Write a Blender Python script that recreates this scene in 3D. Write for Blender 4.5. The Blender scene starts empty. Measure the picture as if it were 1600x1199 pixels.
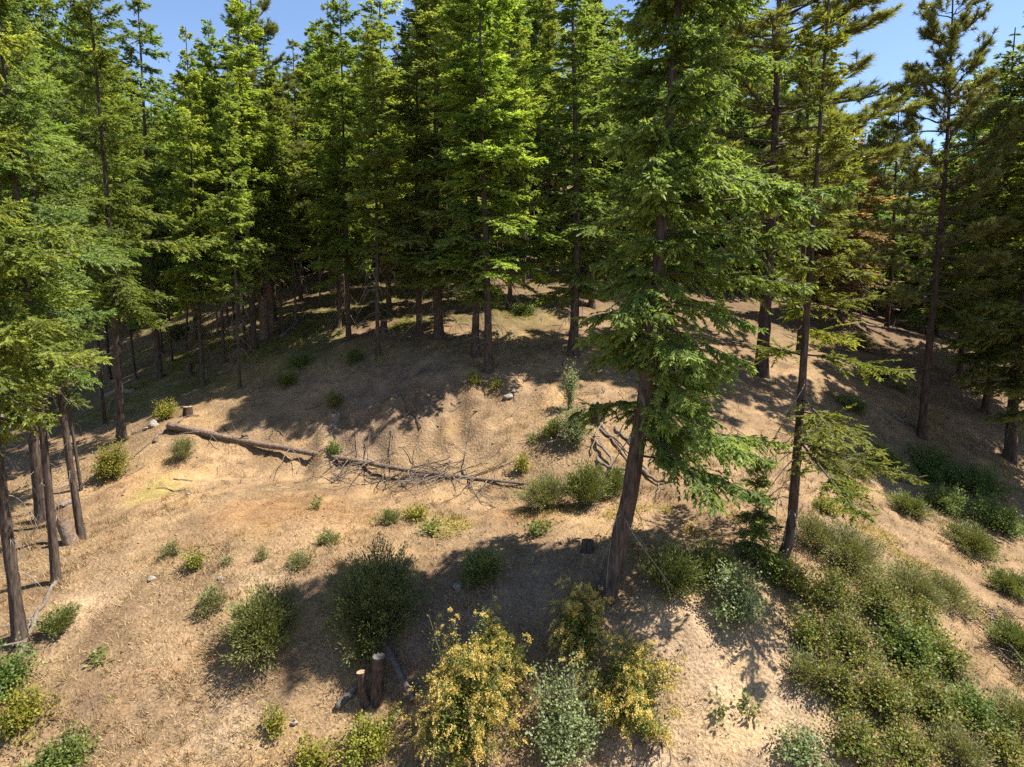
import bpy, math
import numpy as np

# ------------------------------------------------------------------ camera
sc = bpy.context.scene
COL = sc.collection
F = 1042.0
PITCH = math.radians(7.0)
CAM = np.array((0.0, 0.0, 8.0))
cam_data = bpy.data.cameras.new('camera')
cam_data.sensor_width = 36.0
cam_data.lens = F / 1600.0 * 36.0
cam_data.clip_end = 3000.0
cam = bpy.data.objects.new('camera', cam_data)
cam.location = CAM
cam.rotation_euler = (math.radians(90.0) - PITCH, 0, 0)
COL.objects.link(cam)
sc.camera = cam

# ------------------------------------------------------------------ sky, sun, exposure
SUN_EL = math.radians(61.5)
SUN_AZ = math.radians(1.0)          # from +X (picture right) towards +Y (away from the camera)
world = bpy.data.worlds.new('World')
sc.world = world
world.use_nodes = True
wn = world.node_tree
wn.nodes.clear()
w_out = wn.nodes.new('ShaderNodeOutputWorld')
w_bg = wn.nodes.new('ShaderNodeBackground')
w_sky = wn.nodes.new('ShaderNodeTexSky')
w_sky.sky_type = 'NISHITA'
w_sky.sun_disc = False
w_sky.sun_elevation = SUN_EL
w_sky.sun_rotation = math.radians(90.0) - SUN_AZ
w_sky.altitude = 1800
w_sky.air_density = 0.85
w_sky.dust_density = 0.9
w_sky.ozone_density = 1.2
w_bg.inputs['Strength'].default_value = 0.076
wn.links.new(w_sky.outputs[0], w_bg.inputs['Color'])
wn.links.new(w_bg.outputs[0], w_out.inputs['Surface'])

sun_data = bpy.data.lights.new('sun', 'SUN')
sun_data.energy = 3.7
sun_data.angle = math.radians(0.53)
sun_data.color = (1.0, 0.93, 0.82)
sun = bpy.data.objects.new('sun', sun_data)
from mathutils import Vector
sd = Vector((math.cos(SUN_EL) * math.cos(SUN_AZ), math.cos(SUN_EL) * math.sin(SUN_AZ), math.sin(SUN_EL)))
sun.rotation_euler = sd.to_track_quat('Z', 'Y').to_euler()
sun.location = (30, 20, 60)
COL.objects.link(sun)

sc.view_settings.view_transform = 'Standard'
sc.view_settings.look = 'None'
sc.view_settings.gamma = 1.0
sc.view_settings.use_curve_mapping = False
sc.view_settings.exposure = 1.86
sc.render.engine = 'CYCLES'
sc.cycles.max_bounces = 6
sc.cycles.diffuse_bounces = 4
sc.cycles.glossy_bounces = 2
sc.cycles.transmission_bounces = 3
sc.cycles.use_denoising = False

# ------------------------------------------------------------------ small maths
def nrm(a):
    return a / np.maximum(np.linalg.norm(a, axis=-1, keepdims=True), 1e-9)

def ray(px, py):
    dx = (px - 800.0) / F
    u = -(py - 599.5) / F
    c, s = math.cos(PITCH), math.sin(PITCH)
    return np.array((dx, c + u * s, -s + u * c))

def at(px, py, Y):
    d = ray(px, py)
    return CAM + d * (Y / d[1])

def project(p):
    p = np.asarray(p, float) - CAM
    c, s = math.cos(PITCH), math.sin(PITCH)
    fw = p[..., 1] * c - p[..., 2] * s
    up = p[..., 1] * s + p[..., 2] * c
    return 800 + F * p[..., 0] / fw, 599.5 - F * up / fw

_tab = np.random.default_rng(11).random(65536)
def vnoise(x, y, seed=0):
    xi = np.floor(x).astype(np.int64); yi = np.floor(y).astype(np.int64)
    fx = x - xi; fy = y - yi
    fx = fx * fx * (3 - 2 * fx); fy = fy * fy * (3 - 2 * fy)
    def hsh(a, b):
        return _tab[(a * 7919 + b * 104729 + seed * 31337) & 65535]
    a = hsh(xi, yi); b = hsh(xi + 1, yi); c = hsh(xi, yi + 1); d = hsh(xi + 1, yi + 1)
    return (a * (1 - fx) + b * fx) * (1 - fy) + (c * (1 - fx) + d * fx) * fy

def fbm(x, y, seed=0, octv=4):
    t = 0; a = 0.5
    for o in range(octv):
        t = t + a * (vnoise(x * 2 ** o, y * 2 ** o, seed + o) - 0.5)
        a *= 0.5
    return t

# ------------------------------------------------------------------ terrain: heights through surveyed points
SURVEY = [  # pixel x, pixel y, distance in metres
    (0, 1199, 9.2), (300, 1199, 9.2), (700, 1199, 9.1), (1050, 1199, 9.3), (1400, 1199, 9.2), (1600, 1199, 9.6),
    (32, 1000, 11.6), (300, 1000, 11.2), (590, 1090, 10.3), (420, 960, 11.6), (600, 900, 12.3),
    (945, 935, 11.4), (780, 960, 11.2), (1050, 950, 11.2), (1050, 1050, 10.2), (1200, 1100, 9.9),
    (1220, 880, 12.5), (1350, 1000, 11.4), (1300, 850, 13.4), (1400, 900, 13.2), (1550, 960, 13.2),
    (128, 842, 15.2), (0, 900, 13.8), (0, 800, 17.5), (190, 686, 22.0), (272, 664, 21.5),
    (500, 800, 14.8), (300, 800, 15.4), (700, 830, 13.9), (1000, 800, 14.2), (1120, 800, 14.3),
    (840, 766, 16.2), (620, 738, 18.7), (430, 708, 20.2), (720, 752, 17.4), (700, 690, 19.4), (700, 640, 20.5), (500, 650, 21.2), (560, 690, 20.0), (560, 640, 21.2), (640, 600, 21.6), (480, 600, 22.6),
    (400, 640, 22.0), (330, 655, 22.0), (760, 575, 22.4), (800, 640, 19.8), (895, 555, 23.2), (545, 530, 26.0), (400, 560, 26.0),
    (900, 690, 17.6), (1000, 690, 17.6), (960, 600, 20.8),
    (650, 450, 33.0), (850, 410, 40.0), (850, 385, 48.0), (400, 480, 34.0), (250, 500, 38.0),
    (200, 600, 28.0), (100, 620, 31.0), (20, 665, 29.0),
    (1440, 680, 22.0), (1578, 715, 22.0), (1450, 745, 20.3), (1500, 800, 18.0), (1250, 700, 18.3), (1300, 600, 24.0),
    (1150, 600, 22.0), (1400, 560, 30.0), (1340, 490, 36.0), (1590, 570, 32.0), (1100, 480, 34.0), (1385, 510, 38.0),
    (1500, 520, 42.0), (850, 345, 60), (850, 285, 85), (500, 345, 62), (200, 400, 62), (1150, 390, 60), (1400, 440, 60), (0, 430, 60), (1600, 460, 58),
]
pts = [at(*s) for s in SURVEY]
FAR = [(-60, 40, 2.5), (60, 40, 1.5), (-40, 15, 0.5), (40, 15, 0.0), (-30, -10, -1),
       (30, -10, -1), (0, -6, -1.2), (0, 2, -0.4), (0, -40, -4), (0, 140, 42), (-110, 130, 32), (110, 130, 22), (-140, 0, -3), (140, 0, -3),
       (-110, -110, -6), (110, -110, -6), (-18, 8, 0.8), (18, 8, 0.6), (-24, 24, 2.2), (26, 24, 1.4)]
C = np.array([list(p) for p in pts] + [list(p) for p in FAR], float)
def _phi(r2):
    return 0.5 * r2 * np.log(np.maximum(r2, 1e-12))
_n = len(C)
_d2 = (C[:, None, 0] - C[None, :, 0]) ** 2 + (C[:, None, 1] - C[None, :, 1]) ** 2
_K = _phi(_d2) + np.eye(_n) * .35
_P = np.c_[np.ones(_n), C[:, :2]]
_A = np.block([[_K, _P], [_P.T, np.zeros((3, 3))]])
_w = np.linalg.solve(_A, np.r_[C[:, 2], 0, 0, 0])

def height0(x, y):
    x = np.atleast_1d(np.asarray(x, float)); y = np.atleast_1d(np.asarray(y, float))
    r = np.hypot(x, y - 20)
    k = np.minimum(1.0, 150.0 / np.maximum(r, 1e-6))
    xq = x * k; yq = 20 + (y - 20) * k
    out = np.empty(x.shape)
    for a in range(0, x.size, 20000):
        xs = xq[a:a + 20000]; ys = yq[a:a + 20000]
        d2 = (xs[:, None] - C[None, :, 0]) ** 2 + (ys[:, None] - C[None, :, 1]) ** 2
        out[a:a + 20000] = _phi(d2) @ _w[:_n] + _w[_n] + _w[_n + 1] * xs + _w[_n + 2] * ys
    return out

def height(x, y):
    x = np.atleast_1d(np.asarray(x, float)); y = np.atleast_1d(np.asarray(y, float))
    rough = fbm(x * 0.55, y * 0.55, 3, 5) * 0.34 + fbm(x * 2.6, y * 2.6, 9, 3) * 0.16
    # rills running down the cut bank
    bank = np.exp(-((x + 3.5) / 5.5) ** 2 - ((y - 20.3) / 1.9) ** 2)
    rill = (vnoise(x * 1.9 + y * .35, y * 0.35, 21) - 0.5) * 0.6 * bank
    bank2 = np.exp(-((x - 2.6) / 2.2) ** 2 - ((y - 10.1) / 1.2) ** 2)
    rill2 = (vnoise(x * 3.4 - y * .5, y * 0.9, 22) - 0.5) * 0.26 * bank2
    lump = bank * (fbm(x * 1.25, y * 1.05, 31, 4) * .8 + np.abs(fbm(x * 2.4 + y, y * 1.2, 33, 3)) * -.35) + bank2 * fbm(x * 2.2, y * 2.2, 35, 4) * .22
    return height0(x, y) + rough + rill + rill2 + lump

def h1(x, y):
    return float(height(np.array([x]), np.array([y]))[0])

_tt = np.concatenate([np.linspace(7.5, 40, 2600), np.linspace(40.02, 90, 1200)])
def G(px, py):
    """point of the ground seen at a pixel of the survey picture"""
    d = ray(px, py); t = _tt / d[1]
    P = CAM[None] + t[:, None] * d[None]
    below = P[:, 2] < height(P[:, 0], P[:, 1])
    i = int(np.argmax(below)) if below.any() else len(_tt) - 1
    p = P[i].copy(); p[2] = h1(p[0], p[1])
    return p

# ------------------------------------------------------------------ colours of the ground (dry soil, litter, moss, cheat grass)
BLOBS = []   # x, y, radius, colour, weight
def blob(px, py, rad, col, wgt=1.0):
    p = G(px, py); BLOBS.append((p[0], p[1], rad, col, wgt))
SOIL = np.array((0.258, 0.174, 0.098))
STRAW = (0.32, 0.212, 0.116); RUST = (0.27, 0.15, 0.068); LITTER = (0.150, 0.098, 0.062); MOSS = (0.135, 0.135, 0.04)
SAND = (0.40, 0.285, 0.178); DUSTY = (0.225, 0.16, 0.112)
for a in [(480, 790, 1.6), (560, 800, 1.4), (820, 800, 1.1), (400, 800, 1.2), (230, 760, 1.3)]: blob(a[0], a[1], a[2], RUST, 0.5)
for a in [(350, 740, 2.2), (620, 780, 1.5), (950, 800, 1.2), (200, 800, 1.6), (480, 850, 1.2)]: blob(a[0], a[1], a[2], STRAW, 0.9)
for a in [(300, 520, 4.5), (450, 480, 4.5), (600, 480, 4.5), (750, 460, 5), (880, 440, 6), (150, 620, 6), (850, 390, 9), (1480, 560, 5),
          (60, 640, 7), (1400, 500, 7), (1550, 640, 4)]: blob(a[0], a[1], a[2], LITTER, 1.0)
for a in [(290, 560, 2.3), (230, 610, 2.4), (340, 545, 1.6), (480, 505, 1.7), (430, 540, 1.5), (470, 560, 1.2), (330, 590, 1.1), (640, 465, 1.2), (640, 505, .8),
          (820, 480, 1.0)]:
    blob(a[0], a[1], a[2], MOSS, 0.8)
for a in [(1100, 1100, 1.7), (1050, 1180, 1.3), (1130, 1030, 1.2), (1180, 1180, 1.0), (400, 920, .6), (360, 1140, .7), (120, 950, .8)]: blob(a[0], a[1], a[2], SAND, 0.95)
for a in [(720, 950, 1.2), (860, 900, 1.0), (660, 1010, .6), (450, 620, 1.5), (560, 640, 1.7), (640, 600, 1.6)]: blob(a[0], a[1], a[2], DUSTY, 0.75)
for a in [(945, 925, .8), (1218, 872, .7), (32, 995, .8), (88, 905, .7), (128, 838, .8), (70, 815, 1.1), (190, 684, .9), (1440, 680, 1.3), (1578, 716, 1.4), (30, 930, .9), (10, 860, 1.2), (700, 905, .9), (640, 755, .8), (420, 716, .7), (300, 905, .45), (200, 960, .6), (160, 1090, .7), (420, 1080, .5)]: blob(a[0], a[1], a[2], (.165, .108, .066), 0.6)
for a in [(250, 770, .8), (700, 820, .5)]: blob(a[0], a[1], a[2], (0.3, 0.25, 0.08), 0.7)

def ground_colour(x, y):
    c = np.tile(SOIL, (x.size, 1))
    j = fbm(x * 0.9, y * 0.9, 40, 4)
    for bx, by, r, col, wgt in BLOBS:
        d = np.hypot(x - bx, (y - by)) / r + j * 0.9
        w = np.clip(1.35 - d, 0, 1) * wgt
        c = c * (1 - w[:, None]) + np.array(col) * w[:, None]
    duff = np.clip((fbm(x * .8, y * .8, 91, 5) - .03) * 6, 0, 1)[:, None] * .6
    c = c * (1 - duff) + c * np.array((.68, .68, .74)) * duff
    gold = np.clip((fbm(x * 1.1, y * 1.1, 95, 5) - .05) * 6, 0, 1)[:, None] * .55
    c = c * (1 - gold) + c * np.array((1.22, 1.18, .98)) * gold
    v = 1.06 + 0.75 * fbm(x * 1.7, y * 1.7, 50, 5) + 0.35 * fbm(x * .5, y * .5, 57, 3)
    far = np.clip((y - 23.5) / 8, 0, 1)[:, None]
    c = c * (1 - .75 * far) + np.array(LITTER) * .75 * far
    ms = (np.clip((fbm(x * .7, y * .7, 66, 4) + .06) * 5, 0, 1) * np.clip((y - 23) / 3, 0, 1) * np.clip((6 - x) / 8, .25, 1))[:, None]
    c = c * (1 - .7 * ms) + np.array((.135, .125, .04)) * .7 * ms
    return np.clip(c * v[:, None] * .95, 0.01, 1)

# ------------------------------------------------------------------ mesh helpers
def build_mesh(name, V, faces, mat, col=None, smooth=False):
    """faces: one array (m,3) or (m,4), or a list of such arrays"""
    V = np.asarray(V, np.float32)
    if not isinstance(faces, list): faces = [faces]
    faces = [np.asarray(f, np.int32) for f in faces if len(f)]
    me = bpy.data.meshes.new(name)
    me.vertices.add(len(V)); me.vertices.foreach_set('co', V.ravel())
    vi = np.concatenate([f.ravel() for f in faces])
    tot = np.concatenate([np.full(len(f), f.shape[1], np.int32) for f in faces])
    st = np.concatenate([[0], np.cumsum(tot)[:-1]]).astype(np.int32)
    me.loops.add(len(vi)); me.loops.foreach_set('vertex_index', vi)
    me.polygons.add(len(tot)); me.polygons.foreach_set('loop_start', st)
    if smooth: me.polygons.foreach_set('use_smooth', np.ones(len(tot), bool))
    if col is not None:
        ca = me.color_attributes.new('Col', 'FLOAT_COLOR', 'POINT')
        c4 = np.ones((len(V), 4), np.float32); c4[:, :3] = col
        ca.data.foreach_set('color', c4.ravel())
    me.update(calc_edges=True)
    me.materials.append(mat)
    return me

class Acc:
    def __init__(s): s.V = []; s.Q = []; s.T = []; s.C = []; s.n = 0
    def add(s, V, Fa, col=None):
        V = np.asarray(V, float).reshape(-1, 3); Fa = np.asarray(Fa, int)
        if Fa.ndim == 2 and len(Fa):
            (s.Q if Fa.shape[1] == 4 else s.T).append(Fa + s.n)
        s.V.append(V)
        if col is not None:
            col = np.asarray(col, float)
            s.C.append(np.broadcast_to(col, V.shape).copy() if col.ndim < 2 or len(col) != len(V) else col)
        s.n += len(V)
    def mesh(s, name, mat, smooth=False):
        fs = ([np.concatenate(s.Q)] if s.Q else []) + ([np.concatenate(s.T)] if s.T else [])
        return build_mesh(name, np.concatenate(s.V), fs, mat, np.concatenate(s.C) if s.C else None, smooth)

def tubes(P, R, sides=4, cap=True):
    """P (n,k,3) centre lines, R (n,k) radii -> verts, quads"""
    P = np.asarray(P, float); R = np.asarray(R, float)
    n, k, _ = P.shape
    T = nrm(np.gradient(P, axis=1))
    ref = np.where(np.abs(T[..., 2:3]) > 0.85, np.array((1.0, 0, 0)), np.array((0, 0, 1.0)))
    U = nrm(np.cross(T, ref)); W = np.cross(T, U)
    a = np.arange(sides) / sides * 2 * np.pi
    V = P[:, :, None] + R[:, :, None, None] * (U[:, :, None] * np.cos(a)[None, None, :, None] + W[:, :, None] * np.sin(a)[None, None, :, None])
    V = V.reshape(-1, 3)
    i = np.arange(n)[:, None, None] * (k * sides); j = np.arange(k - 1)[None, :, None] * sides; s = np.arange(sides)[None, None, :]
    s2 = (s + 1) % sides
    Q = np.stack([i + j + s, i + j + s2, i + j + sides + s2, i + j + sides + s], -1).reshape(-1, 4)
    return V, Q

def add_tube(acc, P, R, sides=8, cap=True, col=None, rough=0.0, seed=0):
    P = np.asarray(P, float); R = np.asarray(R, float)
    V, Q = tubes(P[None], R[None], sides)
    if rough:
        rg = np.random.default_rng(seed); k = len(P)
        cen = np.repeat(P, sides, axis=0)
        V = cen + (V - cen) * (1 + rough * rg.normal(size=(k * sides, 1)))
    k = len(P)
    base = len(V)
    if cap:
        V = np.vstack([V, P[0], P[-1]])
        s = np.arange(sides); s2 = (s + 1) % sides
        T = np.vstack([np.c_[np.full(sides, base), s2, s], np.c_[np.full(sides, base + 1), (k - 1) * sides + s, (k - 1) * sides + s2]])
        off = acc.n
        acc.add(V, Q, col); acc.T.append(T + off)
    else:
        acc.add(V, Q, col)

def leaves(B, D, L, W, up, fold=0.0, wide=0.45):
    """rhombic leaf/twig quads: base B, direction D, length L, half width W, approximate normal up"""
    S = nrm(np.cross(D, up)); N = np.cross(S, D)
    m = B + D * (L * wide)[:, None]
    V = np.stack([B, m + S * W[:, None] - N * (fold * W)[:, None], B + D * L[:, None], m - S * W[:, None] - N * (fold * W)[:, None]], 1).reshape(-1, 3)
    i = np.arange(len(B))[:, None] * 4
    return V, np.vstack([i + np.array((0, 1, 2)), i + np.array((0, 2, 3))])

def crop_n(x): return int(max(1, x))

# ------------------------------------------------------------------ materials
def new_mat(name):
    m = bpy.data.materials.new(name); m.use_nodes = True
    nt = m.node_tree; nt.nodes.clear()
    return m, nt
def nd(nt, typ, **kw):
    n = nt.nodes.new(typ)
    for k, v in kw.items(): setattr(n, k, v)
    return n

def leaf_material(name, rough=0.5, transl=0.28, spec=0.35, var=0.25, hue=0.03):
    m, nt = new_mat(name); L = nt.links.new
    out = nd(nt, 'ShaderNodeOutputMaterial'); mix = nd(nt, 'ShaderNodeMixShader')
    pb = nd(nt, 'ShaderNodeBsdfPrincipled'); tr = nd(nt, 'ShaderNodeBsdfTranslucent')
    at_ = nd(nt, 'ShaderNodeAttribute', attribute_name='Col'); oi = nd(nt, 'ShaderNodeObjectInfo')
    hs = nd(nt, 'ShaderNodeHueSaturation')
    mh = nd(nt, 'ShaderNodeMapRange'); mh.inputs[3].default_value = 0.5 - hue; mh.inputs[4].default_value = 0.5 + hue
    mv = nd(nt, 'ShaderNodeMapRange'); mv.inputs[3].default_value = 1 - var; mv.inputs[4].default_value = 1 + var
    ml = nd(nt, 'ShaderNodeMath', operation='MULTIPLY'); ml.inputs[1].default_value = 7.31
    fr = nd(nt, 'ShaderNodeMath', operation='FRACT')
    L(oi.outputs['Random'], mh.inputs[0]); L(oi.outputs['Random'], ml.inputs[0]); L(ml.outputs[0], fr.inputs[0]); L(fr.outputs[0], mv.inputs[0])
    L(at_.outputs['Color'], hs.inputs['Color']); L(mh.outputs[0], hs.inputs['Hue']); L(mv.outputs[0], hs.inputs['Value'])
    L(hs.outputs[0], pb.inputs['Base Color'])
    tc = nd(nt, 'ShaderNodeMix', data_type='RGBA', blend_type='MULTIPLY'); tc.inputs[0].default_value = 1.0
    tc.inputs[7].default_value = (1.45, 1.4, 0.6, 1)
    L(hs.outputs[0], tc.inputs[6]); L(tc.outputs[2], tr.inputs['Color'])
    pb.inputs['Roughness'].default_value = rough; pb.inputs['Specular IOR Level'].default_value = spec
    mix.inputs[0].default_value = transl
    L(pb.outputs[0], mix.inputs[1]); L(tr.outputs[0], mix.inputs[2]); L(mix.outputs[0], out.inputs['Surface'])
    return m

def bark_material(name, dark, light, scale=(9, 9, 1.6), bump=0.6, rough=0.9, thr=(0.35, 0.7)):
    m, nt = new_mat(name); L = nt.links.new
    out = nd(nt, 'ShaderNodeOutputMaterial'); pb = nd(nt, 'ShaderNodeBsdfPrincipled')
    tc = nd(nt, 'ShaderNodeTexCoord'); mp = nd(nt, 'ShaderNodeMapping'); mp.inputs['Scale'].default_value = scale
    n1 = nd(nt, 'ShaderNodeTexNoise'); n1.inputs['Scale'].default_value = 2.2; n1.inputs['Detail'].default_value = 6; n1.inputs['Roughness'].default_value = 0.65
    n2 = nd(nt, 'ShaderNodeTexNoise'); n2.inputs['Scale'].default_value = 1.1; n2.inputs['Detail'].default_value = 3
    cr = nd(nt, 'ShaderNodeValToRGB'); cr.color_ramp.elements[0].position = thr[0]; cr.color_ramp.elements[1].position = thr[1]
    cr.color_ramp.elements[0].color = (*dark, 1); cr.color_ramp.elements[1].color = (*light, 1)
    mx = nd(nt, 'ShaderNodeMix', data_type='RGBA', blend_type='MULTIPLY'); mx.inputs[0].default_value = 0.5
    bp = nd(nt, 'ShaderNodeBump'); bp.inputs['Strength'].default_value = bump; bp.inputs['Distance'].default_value = 0.03
    L(tc.outputs['Object'], mp.inputs[0]); L(mp.outputs[0], n1.inputs['Vector']); L(tc.outputs['Object'], n2.inputs['Vector'])
    L(n1.outputs['Fac'], cr.inputs[0]); L(cr.outputs[0], mx.inputs[6]); L(n2.outputs['Color'], mx.inputs[7])
    L(cr.outputs[0], pb.inputs['Base Color'])
    L(n1.outputs['Fac'], bp.inputs['Height']); L(bp.outputs[0], pb.inputs['Normal'])
    pb.inputs['Roughness'].default_value = rough; pb.inputs['Specular IOR Level'].default_value = 0.15
    L(pb.outputs[0], out.inputs['Surface'])
    return m

def attr_material(name, rough=0.9, spec=0.1, transl=0.0):
    m, nt = new_mat(name); L = nt.links.new
    out = nd(nt, 'ShaderNodeOutputMaterial'); pb = nd(nt, 'ShaderNodeBsdfPrincipled')
    a = nd(nt, 'ShaderNodeAttribute', attribute_name='Col')
    n1 = nd(nt, 'ShaderNodeTexNoise'); n1.inputs['Scale'].default_value = 35; n1.inputs['Detail'].default_value = 2
    mr = nd(nt, 'ShaderNodeMapRange'); mr.inputs[3].default_value = 0.7; mr.inputs[4].default_value = 1.3
    mx = nd(nt, 'ShaderNodeMix', data_type='RGBA', blend_type='MULTIPLY'); mx.inputs[0].default_value = 1.0
    tcc = nd(nt, 'ShaderNodeTexCoord')
    L(tcc.outputs['Object'], n1.inputs['Vector']); L(n1.outputs['Fac'], mr.inputs[0])
    L(a.outputs['Color'], mx.inputs[6]); L(mr.outputs[0], mx.inputs[7]); L(mx.outputs[2], pb.inputs['Base Color'])
    pb.inputs['Roughness'].default_value = rough; pb.inputs['Specular IOR Level'].default_value = spec
    L(pb.outputs[0], out.inputs['Surface'])
    return m

def ground_material():
    m, nt = new_mat('dry_hillside_soil'); L = nt.links.new
    out = nd(nt, 'ShaderNodeOutputMaterial'); pb = nd(nt, 'ShaderNodeBsdfPrincipled')
    a = nd(nt, 'ShaderNodeAttribute', attribute_name='Col'); tc = nd(nt, 'ShaderNodeTexCoord')
    n1 = nd(nt, 'ShaderNodeTexNoise'); n1.inputs['Scale'].default_value = 21; n1.inputs['Detail'].default_value = 8; n1.inputs['Roughness'].default_value = 0.7
    n2 = nd(nt, 'ShaderNodeTexNoise'); n2.inputs['Scale'].default_value = 3.1; n2.inputs['Detail'].default_value = 5
    vo = nd(nt, 'ShaderNodeTexVoronoi'); vo.inputs['Scale'].default_value = 13; vo.inputs['Randomness'].default_value = 1.0
    r1 = nd(nt, 'ShaderNodeMapRange'); r1.inputs[1].default_value = 0.32; r1.inputs[2].default_value = 0.7; r1.inputs[3].default_value = 0.58; r1.inputs[4].default_value = 1.28
    r2 = nd(nt, 'ShaderNodeMapRange'); r2.inputs[1].default_value = 0.3; r2.inputs[2].default_value = 0.7; r2.inputs[3].default_value = 0.8; r2.inputs[4].default_value = 1.18
    m1 = nd(nt, 'ShaderNodeMix', data_type='RGBA', blend_type='MULTIPLY'); m1.inputs[0].default_value = 1
    m2 = nd(nt, 'ShaderNodeMix', data_type='RGBA', blend_type='MULTIPLY'); m2.inputs[0].default_value = 1
    L(tc.outputs['Object'], n1.inputs['Vector']); L(tc.outputs['Object'], n2.inputs['Vector']); L(tc.outputs['Object'], vo.inputs['Vector'])
    L(n1.outputs['Fac'], r1.inputs[0]); L(n2.outputs['Fac'], r2.inputs[0])
    L(a.outputs['Color'], m1.inputs[6]); L(r1.outputs[0], m1.inputs[7]); L(m1.outputs[2], m2.inputs[6]); L(r2.outputs[0], m2.inputs[7])
    n3 = nd(nt, 'ShaderNodeTexNoise'); n3.inputs['Scale'].default_value = 24; n3.inputs['Detail'].default_value = 4; n3.inputs['Roughness'].default_value = 0.6
    r3 = nd(nt, 'ShaderNodeMapRange'); r3.inputs[1].default_value = 0.56; r3.inputs[2].default_value = 0.68; r3.inputs[3].default_value = 1.0; r3.inputs[4].default_value = 0.55
    m3 = nd(nt, 'ShaderNodeMix', data_type='RGBA', blend_type='MULTIPLY'); m3.inputs[0].default_value = 1
    mpp = nd(nt, 'ShaderNodeMapping'); mpp.inputs['Rotation'].default_value = (0, 0, .6); mpp.inputs['Scale'].default_value = (1.3, .7, 1)
    L(tc.outputs['Object'], mpp.inputs[0]); L(mpp.outputs[0], n3.inputs['Vector']); L(n3.outputs['Fac'], r3.inputs[0])
    L(m2.outputs[2], m3.inputs[6]); L(r3.outputs[0], m3.inputs[7])
    L(m3.outputs[2], pb.inputs['Base Color'])
    ad = nd(nt, 'ShaderNodeMath', operation='MULTIPLY_ADD'); ad.inputs[1].default_value = 0.5
    L(vo.outputs['Distance'], ad.inputs[0]); L(n1.outputs['Fac'], ad.inputs[2])
    bp = nd(nt, 'ShaderNodeBump'); bp.inputs['Strength'].default_value = 0.75; bp.inputs['Distance'].default_value = 0.07
    L(ad.outputs[0], bp.inputs['Height']); L(bp.outputs[0], pb.inputs['Normal'])
    pb.inputs['Roughness'].default_value = 0.95; pb.inputs['Specular IOR Level'].default_value = 0.08
    L(pb.outputs[0], out.inputs['Surface'])
    return m

M = {}
M['ground'] = ground_material()
M['needle'] = leaf_material('fir_needles', 0.55, 0.48, 0.25, 0.2, 0.018)
M['pine'] = leaf_material('pine_needles', 0.45, 0.3, 0.4, 0.15, 0.012)
M['leaf'] = leaf_material('shrub_leaves', 0.5, 0.38, 0.3, 0.1, 0.01)
M['sage'] = leaf_material('bitterbrush_leaves', 0.6, 0.25, 0.25, 0.1, 0.01)
M['plume'] = leaf_material('dry_flower_plumes', 0.8, 0.3, 0.1, 0.05, 0.005)
M['bark'] = bark_material('fir_bark', (0.028, 0.021, 0.017), (0.13, 0.095, 0.073))
M['bark_red'] = bark_material('pine_bark', (0.024, 0.017, 0.014), (0.10, 0.066, 0.048), (7, 7, 1.8), 0.9)
M['limb'] = bark_material('limb_bark', (0.05, 0.038, 0.03), (0.13, 0.1, 0.075), (6, 6, 6), 0.3)
M['dead'] = bark_material('grey_dead_wood', (0.08, 0.064, 0.052), (0.23, 0.19, 0.155), (10, 10, 10), 0.4)
M['deadpale'] = bark_material('pale_dead_branches', (0.15, 0.125, 0.105), (0.33, 0.29, 0.25), (10, 10, 10), 0.3)
M['log'] = bark_material('weathered_log_bark', (0.075, 0.052, 0.037), (0.26, 0.19, 0.14), (7, 7, 7), 0.8)
M['grey'] = bark_material('silver_weathered_timber', (0.06, 0.052, 0.047), (0.17, 0.15, 0.135), (3, 14, 14), 0.6)
M['cut'] = bark_material('sawn_wood_end', (0.2, 0.135, 0.085), (0.36, 0.27, 0.18), (14, 14, 14), 0.2)
M['stumpbark'] = bark_material('stump_bark', (0.032, 0.022, 0.017), (0.15, 0.10, 0.07), (9, 9, 3), 0.8)
M['stem'] = bark_material('shrub_stems', (0.07, 0.05, 0.04), (0.2, 0.16, 0.13), (8, 8, 8), 0.2)
M['grass'] = attr_material('dry_grass_blades', 0.7, 0.2)
M['soilbits'] = attr_material('soil_clods', 0.95, 0.06)
M['rock'] = bark_material('granite_stone', (0.13, 0.115, 0.10), (0.33, 0.29, 0.25), (6, 6, 6), 0.5)

# ------------------------------------------------------------------ object helpers
def link(name, me, parent=None):
    o = bpy.data.objects.new(name, me); COL.objects.link(o)
    if parent is not None: o.parent = parent
    return o
def tag(o, label=None, cat=None, group=None, kind=None):
    if label: o['label'] = label
    if cat: o['category'] = cat
    if group: o['group'] = group
    if kind: o['kind'] = kind
    return o
def empty(name, loc=(0, 0, 0), rz=0.0, scale=(1, 1, 1)):
    o = bpy.data.objects.new(name, None); COL.objects.link(o)
    o.location = loc; o.rotation_euler = (0, 0, rz); o.scale = scale; o.empty_display_size = 0.2
    return o
def part(name, me, parent, kind=None, label=None):
    o = link(name, me, parent)
    if kind: o['kind'] = kind
    if label: o['label'] = label
    return o

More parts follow.
